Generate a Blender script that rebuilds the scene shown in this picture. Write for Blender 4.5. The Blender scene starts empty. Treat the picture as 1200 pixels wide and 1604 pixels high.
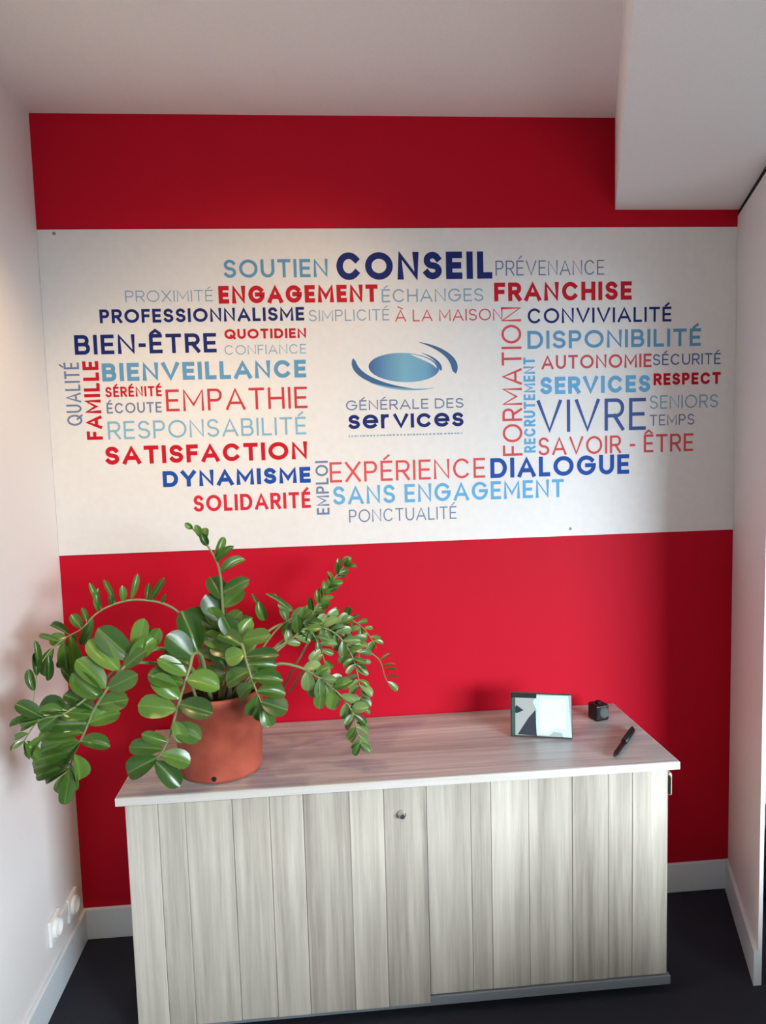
import bpy, bmesh, math, random
from mathutils import Vector, Matrix
D = bpy.data
C = bpy.context.scene.collection
S = bpy.context.scene

# ------------------------------------------------------------------ camera
cam = D.objects.new('camera', D.cameras.new('camera')); C.objects.link(cam)
fw = Vector((0.0805294, 0.99268408, -0.08996292)); rt = Vector((0.99611823, -0.08336836, -0.02825209)); up = Vector((0.03554547, 0.08733858, 0.99554432))
cam.matrix_world = Matrix(((rt.x, up.x, -fw.x, 0.89003), (rt.y, up.y, -fw.y, -2.49600), (rt.z, up.z, -fw.z, 1.69234), (0, 0, 0, 1)))
cam.data.sensor_fit = 'VERTICAL'; cam.data.sensor_height = 24; cam.data.lens = 24 * 1138.944 / 1604
cam.data.clip_start = 0.05
S.camera = cam

# ------------------------------------------------------------------ world, lights, exposure
w = D.worlds.new('world'); S.world = w; w.use_nodes = True
w.node_tree.nodes['Background'].inputs[0].default_value = (0.62, 0.76, 1.0, 1)
w.node_tree.nodes['Background'].inputs[1].default_value = 0.55
def area(name, loc, target, sx, sy, power, col, spread=180):
    l = D.lights.new(name, 'AREA'); l.shape = 'RECTANGLE'; l.size = sx; l.size_y = sy; l.energy = power; l.color = col
    l.spread = math.radians(spread)
    o = D.objects.new(name, l); C.objects.link(o); o.location = loc
    o.rotation_euler = (Vector(target) - Vector(loc)).to_track_quat('-Z', 'Y').to_euler(); return o
# bright sky seen through the window opening in the front wall, behind and to the right of the camera
area('daylight_sky', (6.0, -7.5, 2.9), (1.2, 0, 1.0), 7.0, 2.8, 2900, (0.83, 0.93, 1.0))
# warm recessed ceiling downlights behind the camera's view
def spot(name, loc, target, power, col, ang, blend, size):
    l = D.lights.new(name, 'SPOT'); l.energy = power; l.color = col; l.spot_size = math.radians(ang); l.spot_blend = blend; l.shadow_soft_size = size
    o = D.objects.new(name, l); C.objects.link(o); o.location = loc
    o.rotation_euler = (Vector(target) - Vector(loc)).to_track_quat('-Z', 'Y').to_euler(); return o
spot('ceiling_downlight_lamp', (1.02, -1.12, 2.72), (0.72, 0, 1.62), 30, (1.0, 0.66, 0.34), 76, 1.0, 0.05)
spot('ceiling_downlight_lamp', (0.42, -0.78, 2.75), (0.32, -0.64, 0), 42, (1.0, 0.68, 0.36), 108, 0.7, 0.05)
# unseen soft fill light, added behind the camera to brighten the ceiling
area('ceiling_fill', (1.1, -2.95, 1.95), (1.0, -2.3, 2.78), .5, .5, 14, (1.0, 0.90, 0.82))
S.view_settings.view_transform = 'Standard'; S.view_settings.look = 'None'; S.view_settings.gamma = 1; S.view_settings.use_curve_mapping = False
S.view_settings.exposure = 0.0
S.cycles.use_denoising = True
S.cycles.max_bounces = 8
S.cycles.diffuse_bounces = 5

# ------------------------------------------------------------------ materials
def lin(c):
    return tuple(((v/255)/12.92 if v/255 <= .04045 else ((v/255+.055)/1.055)**2.4) for v in c)
def mat(name, col, rough=.5, metal=0, spec=.5, bump=0, bscale=200, coat=0):
    m = D.materials.new(name); m.use_nodes = True; nt = m.node_tree; b = nt.nodes['Principled BSDF']
    b.inputs['Base Color'].default_value = (*col, 1); b.inputs['Roughness'].default_value = rough; b.inputs['Metallic'].default_value = metal
    b.inputs['Specular IOR Level'].default_value = spec; b.inputs['Coat Weight'].default_value = coat
    tc = nt.nodes.new('ShaderNodeTexCoord'); n = nt.nodes.new('ShaderNodeTexNoise'); n.inputs['Scale'].default_value = bscale; n.inputs['Detail'].default_value = 4
    nt.links.new(tc.outputs['Object'], n.inputs['Vector'])
    mx = nt.nodes.new('ShaderNodeMix'); mx.data_type = 'RGBA'; mx.inputs[6].default_value = (*[v*.93 for v in col], 1); mx.inputs[7].default_value = (*[min(1, v*1.05) for v in col], 1)
    nt.links.new(n.outputs['Fac'], mx.inputs[0]); nt.links.new(mx.outputs[2], b.inputs['Base Color'])
    if bump:
        bp = nt.nodes.new('ShaderNodeBump'); bp.inputs['Strength'].default_value = bump; bp.inputs['Distance'].default_value = .002
        nt.links.new(n.outputs['Fac'], bp.inputs['Height']); nt.links.new(bp.outputs['Normal'], b.inputs['Normal'])
    return m
M_white = mat('white_paint', (.78, .765, .76), .75, bump=.12)
M_ceil = mat('ceiling_paint', (.89, .875, .875), .85, bump=.1)
M_red = mat('red_paint', (.45, .0022, .018), .6, spec=.14, bump=.08, bscale=150)
M_mural = mat('mural_film', (.68, .685, .685), .5, bscale=40)
M_skirt = mat('skirting_paint', (.70, .77, .82), .4)
M_floor = mat('dark_carpet', (.023, .026, .038), .95, spec=.2, bump=.9, bscale=350)
M_black = mat('black_plastic', (.008, .008, .009), .38, spec=.35)
M_dark = mat('black_rubber', (.01, .01, .01), .8, spec=.2)
M_plastic = mat('white_plastic', (.82, .83, .82), .3)
M_metal = mat('brushed_metal', (.62, .61, .58), .28, metal=1)
M_silver = mat('silver_bezel', (.45, .47, .48), .35, metal=.8)
M_beige = mat('beige_plastic', (.55, .49, .42), .5)
M_soil = mat('potting_soil', (.018, .012, .009), 1, spec=.1, bump=1, bscale=90)
M_shelf = mat('graphite_board', (.05, .06, .07), .5)
M_rail = mat('grey_rail', (.20, .225, .25), .45)

def wood(name, axis, dark, light, rough, streak, island=False):
    """laminate with a printed grain that runs along `axis`"""
    m = D.materials.new(name); m.use_nodes = True; nt = m.node_tree; b = nt.nodes['Principled BSDF']; L = nt.links.new
    tc = nt.nodes.new('ShaderNodeTexCoord'); oi = nt.nodes.new('ShaderNodeObjectInfo')
    def noise(scale, detail, rough_=.6, dist=0):
        mp = nt.nodes.new('ShaderNodeMapping'); s = [1, 1, 1]; s['xyz'.index(axis)] = .035
        mp.inputs['Scale'].default_value = s; L(tc.outputs['Object'], mp.inputs['Vector'])
        ad = nt.nodes.new('ShaderNodeVectorMath'); ad.operation = 'MULTIPLY_ADD'; ad.inputs[1].default_value = (1, 1, 1)
        cb = nt.nodes.new('ShaderNodeCombineXYZ'); ml = nt.nodes.new('ShaderNodeMath'); ml.operation = 'MULTIPLY'; ml.inputs[1].default_value = 37.0
        L(oi.outputs['Random'], ml.inputs[0]); L(ml.outputs[0], cb.inputs[0]); L(ml.outputs[0], cb.inputs[1]); L(ml.outputs[0], cb.inputs[2])
        L(mp.outputs[0], ad.inputs[0]); L(cb.outputs[0], ad.inputs[2])
        n = nt.nodes.new('ShaderNodeTexNoise'); n.inputs['Scale'].default_value = scale; n.inputs['Detail'].default_value = detail; n.inputs['Roughness'].default_value = rough_; n.inputs['Distortion'].default_value = dist
        L(ad.outputs[0], n.inputs['Vector']); return n.outputs['Fac']
    a = noise(16, 2); f = noise(70, 6, .7, .3)
    mix = nt.nodes.new('ShaderNodeMix'); mix.data_type = 'FLOAT'; mix.inputs[0].default_value = streak; L(a, mix.inputs[2]); L(f, mix.inputs[3])
    add = nt.nodes.new('ShaderNodeMath'); add.operation = 'MULTIPLY_ADD'; add.inputs[1].default_value = .14 if island else 0; L(oi.outputs['Random'], add.inputs[0]); L(mix.outputs[0], add.inputs[2])
    cr = nt.nodes.new('ShaderNodeValToRGB'); cr.color_ramp.elements[0].position = .36; cr.color_ramp.elements[0].color = (*dark, 1)
    cr.color_ramp.elements[1].position = .74; cr.color_ramp.elements[1].color = (*light, 1)
    L(add.outputs[0], cr.inputs[0]); L(cr.outputs[0], b.inputs['Base Color'])
    b.inputs['Roughness'].default_value = rough
    bp = nt.nodes.new('ShaderNodeBump'); bp.inputs['Strength'].default_value = .12; bp.inputs['Distance'].default_value = .001; L(f, bp.inputs['Height']); L(bp.outputs[0], b.inputs['Normal'])
    return m
M_wood_v = wood('grey_oak_laminate_upright', 'z', (.25, .222, .185), (.63, .59, .51), .5, .5, True)
M_wood_h = wood('grey_oak_laminate_top', 'x', (.25, .245, .25), (.62, .625, .63), .36, .6)
M_edge = wood('pale_edge_band', 'x', (.52, .50, .46), (.72, .70, .66), .35, .6)

def leafmat(name, c0, c1, rough):
    m = D.materials.new(name); m.use_nodes = True; nt = m.node_tree; b = nt.nodes['Principled BSDF']; L = nt.links.new
    oi = nt.nodes.new('ShaderNodeObjectInfo'); cr = nt.nodes.new('ShaderNodeValToRGB')
    cr.color_ramp.elements[0].color = (*c0, 1); cr.color_ramp.elements[1].color = (*c1, 1); L(oi.outputs['Random'], cr.inputs[0])
    tc = nt.nodes.new('ShaderNodeTexCoord'); sx = nt.nodes.new('ShaderNodeSeparateXYZ'); L(tc.outputs['Object'], sx.inputs[0])
    ab = nt.nodes.new('ShaderNodeMath'); ab.operation = 'ABSOLUTE'; L(sx.outputs[1], ab.inputs[0])
    r2 = nt.nodes.new('ShaderNodeMapRange'); r2.inputs[1].default_value = .0; r2.inputs[2].default_value = .05; r2.inputs[3].default_value = 1.0; r2.inputs[4].default_value = 0; L(ab.outputs[0], r2.inputs[0])
    mx = nt.nodes.new('ShaderNodeMix'); mx.data_type = 'RGBA'; L(cr.outputs[0], mx.inputs[6]); mx.inputs[7].default_value = (c1[0]*1.7, c1[1]*1.5, c1[2]*1.6, 1)
    ml = nt.nodes.new('ShaderNodeMath'); ml.operation = 'MULTIPLY'; ml.inputs[1].default_value = .55; L(r2.outputs[0], ml.inputs[0]); L(ml.outputs[0], mx.inputs[0])
    L(mx.outputs[2], b.inputs['Base Color']); b.inputs['Roughness'].default_value = rough
    b.inputs['Subsurface Weight'].default_value = 0
    return m
M_leaf = leafmat('glossy_leaf', (.024, .072, .012), (.11, .22, .035), .27)
M_leaf_y = leafmat('pale_young_leaf', (.06, .13, .04), (.17, .27, .085), .3)
M_stem = mat('plant_stem', (.20, .24, .10), .5, bscale=60)
M_clay = None

# ------------------------------------------------------------------ helpers
def obj(name, bm, m, parent=None, smooth=False, loc=None):
    me = D.meshes.new(name); bmesh.ops.recalc_face_normals(bm, faces=bm.faces); bm.to_mesh(me); bm.free()
    for x in (m if isinstance(m, (list, tuple)) else [m]): me.materials.append(x)
    if smooth:
        for p in me.polygons: p.use_smooth = True
    o = D.objects.new(name, me); C.objects.link(o)
    if loc is not None: o.location = loc
    if parent: o.parent = parent
    return o
def tag(o, label=None, cat=None, group=None, kind=None):
    if label: o['label'] = label
    if cat: o['category'] = cat
    if group: o['group'] = group
    if kind: o['kind'] = kind
    return o
def thing(name, label, cat, loc=(0, 0, 0), rz=0):
    o = D.objects.new(name, None); C.objects.link(o); o.location = loc; o.rotation_euler = (0, 0, rz); o.empty_display_size = .1
    return tag(o, label, cat)
def box(bm, x0, x1, y0, y1, z0, z1, bev=0, seg=2):
    vs = [bm.verts.new((x, y, z)) for z in (z0, z1) for y in (y0, y1) for x in (x0, x1)]
    fs = [(0, 2, 3, 1), (4, 5, 7, 6), (0, 1, 5, 4), (2, 6, 7, 3), (0, 4, 6, 2), (1, 3, 7, 5)]
    faces = [bm.faces.new([vs[i] for i in f]) for f in fs]
    if bev:
        es = list({e for f in faces for e in f.edges})
        bmesh.ops.bevel(bm, geom=es, offset=bev, segments=seg, affect='EDGES', profile=.5)
    return bm
def bx(*a, **k): return box(bmesh.new(), *a, **k)
def prism(pts, z0, z1, bm=None):
    bm = bm or bmesh.new(); n = len(pts)
    a = [bm.verts.new((x, y, z0)) for x, y in pts]; b = [bm.verts.new((x, y, z1)) for x, y in pts]
    bm.faces.new(a[::-1]); bm.faces.new(b)
    for i in range(n): bm.faces.new((a[i], a[(i+1) % n], b[(i+1) % n], b[i]))
    return bm
def lathe(prof, n=40, bm=None, M=None):
    bm = bm or bmesh.new(); rings = []
    for r, z in prof:
        if r < 1e-6: rings.append([bm.verts.new((0, 0, z))])
        else: rings.append([bm.verts.new((r*math.cos(2*math.pi*i/n), r*math.sin(2*math.pi*i/n), z)) for i in range(n)])
    for a, b in zip(rings, rings[1:]):
        for i in range(n):
            j = (i+1) % n
            if len(a) == 1 and len(b) == 1: continue
            if len(a) == 1: bm.faces.new((a[0], b[i], b[j]))
            elif len(b) == 1: bm.faces.new((a[i], b[0], a[j]))
            else: bm.faces.new((a[i], b[i], b[j], a[j]))
    if M is not None: bmesh.ops.transform(bm, matrix=M, verts=bm.verts)
    return bm
def tube(bm, pts, r0, r1, n=8):
    pts = [Vector(p) for p in pts]; rings = []; ref = Vector((.3, .2, 1)).normalized()
    for i, p in enumerate(pts):
        t = (pts[min(i+1, len(pts)-1)] - pts[max(i-1, 0)]).normalized()
        a = t.cross(ref); a = a.normalized() if a.length > 1e-4 else t.orthogonal().normalized(); b = t.cross(a)
        r = r0 + (r1-r0)*i/(len(pts)-1)
        rings.append([bm.verts.new(p + r*(math.cos(2*math.pi*k/n)*a + math.sin(2*math.pi*k/n)*b)) for k in range(n)])
    for a, b in zip(rings, rings[1:]):
        for k in range(n): bm.faces.new((a[k], a[(k+1) % n], b[(k+1) % n], b[k]))
    bm.faces.new(rings[0][::-1]); bm.faces.new(rings[-1]); return bm
def smooth_path(P, sub=5):
    P = [Vector(p) for p in P]; out = []
    for i in range(len(P)-1):
        p0, p1, p2, p3 = P[max(i-1, 0)], P[i], P[i+1], P[min(i+2, len(P)-1)]
        for k in range(sub):
            t = k/sub
            out.append(.5*((2*p1)+(p2-p0)*t+(2*p0-5*p1+4*p2-p3)*t*t+(3*p1-p0-3*p2+p3)*t**3))
    return out+[P[-1]]

# ------------------------------------------------------------------ the room
W_, H_, A_ = 2.3584, 2.7776, -0.3816      # alcove width, ceiling height, plan slant of the right partition
Z1, Z2, HB, XS, ZS = 1.3578, 2.4175, 0.112, 1.9194, 2.4762
YF = -3.6
struct = lambda n, bm, m, par=None: tag(obj(n, bm, m, par), kind='structure')
struct('floor', bx(-.1, 5.3, YF-.1, .1, -.08, 0), M_floor)
struct('ceiling', bx(-.1, 5.3, YF-.1, .1, H_, H_+.1), M_ceil)
struct('wall_back', bx(0, W_+.04, 0, .1, 0, H_), M_red)
struct('wall_left', bx(-.1, 0, YF-.1, .1, 0, H_), M_white)
struct('wall_back_beyond', bx(W_+.04, 5.2, 0, .1, 0, H_), mat('pale_green_paint', (.42, .50, .47), .7))
struct('ground_outside', bx(-6, 14, -14, YF-.1, -.3, -.2), mat('dark_paving', (.08, .08, .085), .9))
struct('wall_far_right', bx(5.2, 5.3, YF-.1, .1, 0, H_), M_white)
bm = bmesh.new()                                    # front wall around its window opening
WX0, WX1, WZ0, WZ1 = 2.4, 5.05, .45, 2.02
box(bm, 0, WX0, YF-.1, YF, 0, H_); box(bm, WX1, 5.2, YF-.1, YF, 0, H_); box(bm, WX0, WX1, YF-.1, YF, 0, WZ0); box(bm, WX0, WX1, YF-.1, YF, WZ1, H_)
struct('wall_front', bm, M_white)
# the right partition: a thin slanted wall that ends after half a metre
LR = .489; n_ = Vector((1, -A_, 0)).normalized()
p0 = Vector((W_, 0)); p1 = Vector((W_+A_*LR, -LR)); off = Vector((.013, .005))
struct('wall_right', prism([(p0.x, p0.y), (p1.x, p1.y), (p1.x+off.x, p1.y-.0), (p0.x+off.x, 0)], 0, ZS-.022), M_white)
struct('trim_1', prism([(p0.x+.004, 0), (p1.x+.004, p1.y+.004), (p1.x+off.x, p1.y+.004), (p0.x+off.x, 0)], ZS-.022, ZS-.0005), M_dark)
# boxed-in ceiling drop parallel to the partition
struct('ceiling_soffit', prism([(XS, 0), (XS+A_*-YF, YF), (5.2, YF), (5.2, 0)], ZS, H_), M_ceil)
# baseboards
BT = .013
struct('baseboard_back', bx(0, W_, -BT, 0, 0, HB, bev=.003), M_skirt)
struct('baseboard_left', bx(0, BT, YF, -BT, 0, HB, bev=.003), M_skirt)
q0, q1 = Vector((W_-.001, -BT)), Vector((W_+A_*LR, -LR))
struct('baseboard_right', prism([(W_-.0+A_*BT, -BT), (q1.x, q1.y), (q1.x-BT, q1.y), (W_-BT+A_*BT, -BT)], 0, HB), M_skirt)

# ------------------------------------------------------------------ the mural on the back wall
mural = thing('wall_mural', 'white printed mural with a cloud of blue and red French words across the red wall', 'mural', (0, 0, Z1))
MT = .003
obj('panel', bx(.0005, W_-.001, -MT, 0, 0, Z2-Z1, bev=.0008, seg=1), M_mural, mural)
INK = dict(navy=(18, 38, 112), sky=(98, 158, 200), slate=(112, 132, 168), pale=(140, 172, 200), red=(196, 14, 38), red2=(212, 40, 62), rose=(205, 84, 92), coral=(218, 84, 88),
           coral2=(200, 62, 72), azure=(104, 176, 224), sky2=(132, 184, 212), blue2=(84, 110, 160), indigo=(62, 92, 160), blue=(24, 78, 168))
INKM = {k: mat('ink_'+k, tuple(c*.86 for c in lin(v)), .6, spec=.2, bscale=30) for k, v in INK.items()}
def arc(cx, cy, rx, ry, a0, a1, n=14): return [(cx+rx*math.cos(math.radians(a0+(a1-a0)*i/n)), cy+ry*math.sin(math.radians(a0+(a1-a0)*i/n))) for i in range(n+1)]
O_ = arc(.5, .5, .5, .5, 0, 360, 28)
E_ = [[(1, 1), (0, 1), (0, 0), (1, 0)], [(0, .5), (.9, .5)]]
S_ = [arc(.5, .75, .46, .25, 25, 270, 12)[:-1] + arc(.5, .25, .5, .25, 90, -155, 12)]
PB_ = [(0, 1), (.55, 1)] + arc(.62, .73, .38, .27, 90, -90, 10) + [(0, .46)]
P_ = [[(0, 0), (0, 1)], PB_]
GL = {  # width, strokes on the unit cap box
 'A': (.92, [[(0, 0), (.5, 1), (1, 0)], [(.2, .3), (.8, .3)]]), 'B': (.72, [[(0, 0), (0, 1)], [(0, .52), (.6, .52)] + arc(.62, .76, .3, .24, -90, 90, 8) + [(.02, 1)], [(.02, 0), (.6, 0)] + arc(.65, .26, .35, .26, -90, 90, 8) + [(.3, .52)]]),
 'C': (.92, [arc(.52, .5, .5, .5, 42, 318, 22)]), 'D': (.84, [[(0, 0), (0, 1), (.45, 1)] + arc(.45, .5, .55, .5, 90, -90, 16) + [(0, 0)]]),
 'E': (.62, E_), 'F': (.6, [[(1, 1), (0, 1), (0, 0)], [(0, .5), (.9, .5)]]), 'G': (.98, [arc(.5, .5, .5, .5, 42, 360, 24) + [(.55, .5)]]),
 'H': (.78, [[(0, 0), (0, 1)], [(1, 0), (1, 1)], [(0, .5), (1, .5)]]), 'I': (.0, [[(0, 0), (0, 1)]]), 'L': (.58, [[(0, 1), (0, 0), (1, 0)]]),
 'M': (.98, [[(0, 0), (0, 1), (.5, .25), (1, 1), (1, 0)]]), 'N': (.82, [[(0, 0), (0, 1), (1, 0), (1, 1)]]), 'O': (1.04, [O_]),
 'P': (.68, P_), 'Q': (1.04, [O_, [(.62, .28), (1, -.04)]]), 'R': (.72, P_+[[(.5, .46), (1, 0)]]), 'S': (.7, S_), 'T': (.74, [[(0, 1), (1, 1)], [(.5, 1), (.5, 0)]]),
 'U': (.78, [[(0, 1)] + arc(.5, .38, .5, .38, 180, 360, 16) + [(1, 1)]]), 'V': (.9, [[(0, 1), (.5, 0), (1, 1)]]), 'X': (.8, [[(0, 0), (1, 1)], [(0, 1), (1, 0)]]), 'Y': (.82, [[(0, 1), (.5, .45), (1, 1)], [(.5, .45), (.5, 0)]]),
 '-': (.34, [[(0, .42), (1, .42)]]), "'": (.0, [[(0, 1), (0, .75)]]), ' ': (.22, []),
}
ACC = {'É': ('E', [[(.3, 1.16), (.75, 1.36)]]), 'Ê': ('E', [[(.08, 1.16), (.5, 1.34), (.92, 1.16)]]), 'À': ('A', [[(.7, 1.14), (.25, 1.34)]])}
def ribbon(bm, pts, t, y):
    P = [Vector(p) for p in pts if True]
    Q = [P[0]]
    for p in P[1:]:
        if (p-Q[-1]).length > 1e-6: Q.append(p)
    P = Q
    closed = len(P) > 3 and (P[0]-P[-1]).length < 1e-5
    if closed: P = P[:-1]
    else:
        P[0] = P[0] - (P[1]-P[0]).normalized()*t/2; P[-1] = P[-1] + (P[-1]-P[-2]).normalized()*t/2
    n = len(P); rows = []
    for i in range(n):
        a = P[i]-P[i-1] if (i > 0 or closed) else P[1]-P[0]
        b = P[(i+1) % n]-P[i] if (i < n-1 or closed) else P[-1]-P[-2]
        a.normalize(); b.normalize(); na = Vector((-a.y, a.x)); nb = Vector((-b.y, b.x)); m = na+nb
        m = m.normalized() if m.length > 1e-4 else na
        k = min(1/max(m.dot(na), .3), 1.42)
        rows.append((P[i]+m*t/2*k, P[i]-m*t/2*k))
    vs = [(bm.verts.new((a.x, y, a.y)), bm.verts.new((b.x, y, b.y))) for a, b in rows]
    for i in range(n if closed else n-1):
        a, b = vs[i], vs[(i+1) % n]
        try: bm.faces.new((a[0], a[1], b[1], b[0]))
        except ValueError: pass
def word_mesh(text, wt, w, h):
    """letters drawn as ribbons of weight wt (share of cap height) filling w x h, baseline at z = 0"""
    t = wt*h; gap = (.16+.0*wt)*h; ws = []
    for ch in text:
        b = ACC[ch][0] if ch in ACC else ch; ws.append(GL[b][0]*h*(.86+.5*wt))
    # stroke-only letters keep the weight as their width, others stretch so that the word fills w exactly
    fix = sum(t for ch in text if ch in "I'"); free = sum(a for a, ch in zip(ws, text) if ch not in "I'"); ng = len(text)-1
    k = (w-fix)/(free+ng*gap)
    bm = bmesh.new(); bms = [bm]; x = 0; y = 0
    for ch, a in zip(text, ws):
        b = ACC[ch][0] if ch in ACC else ch
        if ch == ' ': bm = bmesh.new(); bms.append(bm)
        cw = t if ch in "I'" else a*k
        for s in GL[b][1]+(ACC[ch][1] if ch in ACC else []):
            y -= .00016
            ribbon(bm, [(x+t/2+px*(cw-t), t/2+py*(h-t)) for px, py in s], t*(.8 if s[0][1] > 1.05 else 1), y)
        x += cw+gap*k; y = 0
    return bms
DESC = dict(navy='dark navy', sky='light blue', slate='thin grey blue', pale='thin pale blue', red='bold red', red2='red', rose='thin rose red', coral='thin coral red', coral2='thin red', azure='light blue', sky2='thin light blue', blue2='thin blue', indigo='large thin blue', blue='bold blue')
WORDS=[
('SOUTIEN', 'sky', 0.17, 0, 0.5879, 2.2601, 0.9308, 2.3189),
('CONSEIL', 'navy', 0.24, 0, 0.9583, 2.2494, 1.4879, 2.3396),
('PRÉVENANCE', 'slate', 0.09, 0, 1.4991, 2.2588, 1.8794, 2.3089),
('PROXIMITÉ', 'pale', 0.1, 0, 0.2665, 2.1854, 0.5487, 2.2224),
('ENGAGEMENT', 'red', 0.25, 0, 0.5674, 2.1771, 1.0953, 2.2344),
('ÉCHANGES', 'pale', 0.12, 0, 1.1084, 2.1749, 1.4558, 2.2182),
('FRANCHISE', 'red', 0.23, 0, 1.4934, 2.1737, 1.9773, 2.236),
('PROFESSIONNALISME', 'navy', 0.21, 0, 0.1812, 2.1189, 0.8467, 2.1634),
('SIMPLICITÉ', 'pale', 0.11, 0, 0.8618, 2.1152, 1.1325, 2.1531),
('À LA MAISON', 'rose', 0.11, 0, 1.1521, 2.1104, 1.5213, 2.1498),
('CONVIVIALITÉ', 'navy', 0.16, 0, 1.6083, 2.0975, 2.1203, 2.1484),
('DISPONIBILITÉ', 'sky', 0.18, 0, 1.6074, 2.0117, 2.228, 2.0728),
('AUTONOMIE', 'rose', 0.17, 0, 1.6562, 1.9416, 2.0495, 1.9887),
('SÉCURITÉ', 'blue2', 0.13, 0, 2.0541, 1.9475, 2.3015, 1.9862),
('SERVICES', 'azure', 0.23, 0, 1.6509, 1.8559, 2.0453, 1.9153),
('RESPECT', 'red', 0.24, 0, 2.0568, 1.8786, 2.3025, 1.9198),
('VIVRE', 'indigo', 0.11, 0, 1.6384, 1.7243, 2.0297, 1.8363),
('SENIORS', 'pale', 0.11, 0, 2.0433, 1.7962, 2.2942, 1.8432),
('TEMPS', 'slate', 0.12, 0, 2.0436, 1.7379, 2.2076, 1.776),
('SAVOIR - ÊTRE', 'coral', 0.13, 0, 1.6422, 1.6446, 2.2039, 1.7074),
('BIEN-ÊTRE', 'navy', 0.19, 0, 0.0955, 2.0191, 0.5531, 2.0823),
('QUOTIDIEN', 'red', 0.24, 0, 0.5805, 2.0616, 0.8511, 2.094),
('CONFIANCE', 'pale', 0.11, 0, 0.5782, 2.0101, 0.8491, 2.0416),
('BIENVEILLANCE', 'sky', 0.23, 0, 0.1777, 1.9308, 0.8461, 1.9896),
('SÉRÉNITÉ', 'red', 0.19, 0, 0.1846, 1.8792, 0.3665, 1.9127),
('ÉCOUTE', 'slate', 0.16, 0, 0.1854, 1.8256, 0.3636, 1.8603),
('EMPATHIE', 'coral2', 0.12, 0, 0.3786, 1.8281, 0.8466, 1.9001),
('RESPONSABILITÉ', 'sky2', 0.12, 0, 0.1847, 1.7401, 0.8389, 1.7996),
('SATISFACTION', 'red', 0.23, 0, 0.1713, 1.6568, 0.8401, 1.7167),
('DYNAMISME', 'blue', 0.25, 0, 0.3544, 1.5761, 0.848, 1.6301),
('SOLIDARITÉ', 'red2', 0.19, 0, 0.4514, 1.4897, 0.8448, 1.5452),
('EXPÉRIENCE', 'coral', 0.12, 0, 0.9135, 1.5737, 1.4529, 1.643),
('DIALOGUE', 'blue', 0.21, 0, 1.471, 1.5711, 1.9695, 1.6405),
('SANS ENGAGEMENT', 'azure', 0.17, 0, 0.9219, 1.4969, 1.7327, 1.5602),
('PONCTUALITÉ', 'slate', 0.1, 0, 0.9745, 1.4337, 1.3488, 1.4781),
('FORMATION', 'coral', 0.12, 1, 1.5163, 1.6466, 1.5859, 2.1545),
('RECRUTEMENT', 'azure', 0.2, 1, 1.5918, 1.6559, 1.6325, 1.9832),
('EMPLOI', 'slate', 0.16, 1, 0.8649, 1.4648, 0.9084, 1.6485),
('QUALITÉ', 'slate', 0.13, 1, 0.0565, 1.7886, 0.1054, 1.9944),
('FAMILLE', 'red', 0.21, 1, 0.1163, 1.7408, 0.1675, 1.9974)]
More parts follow.
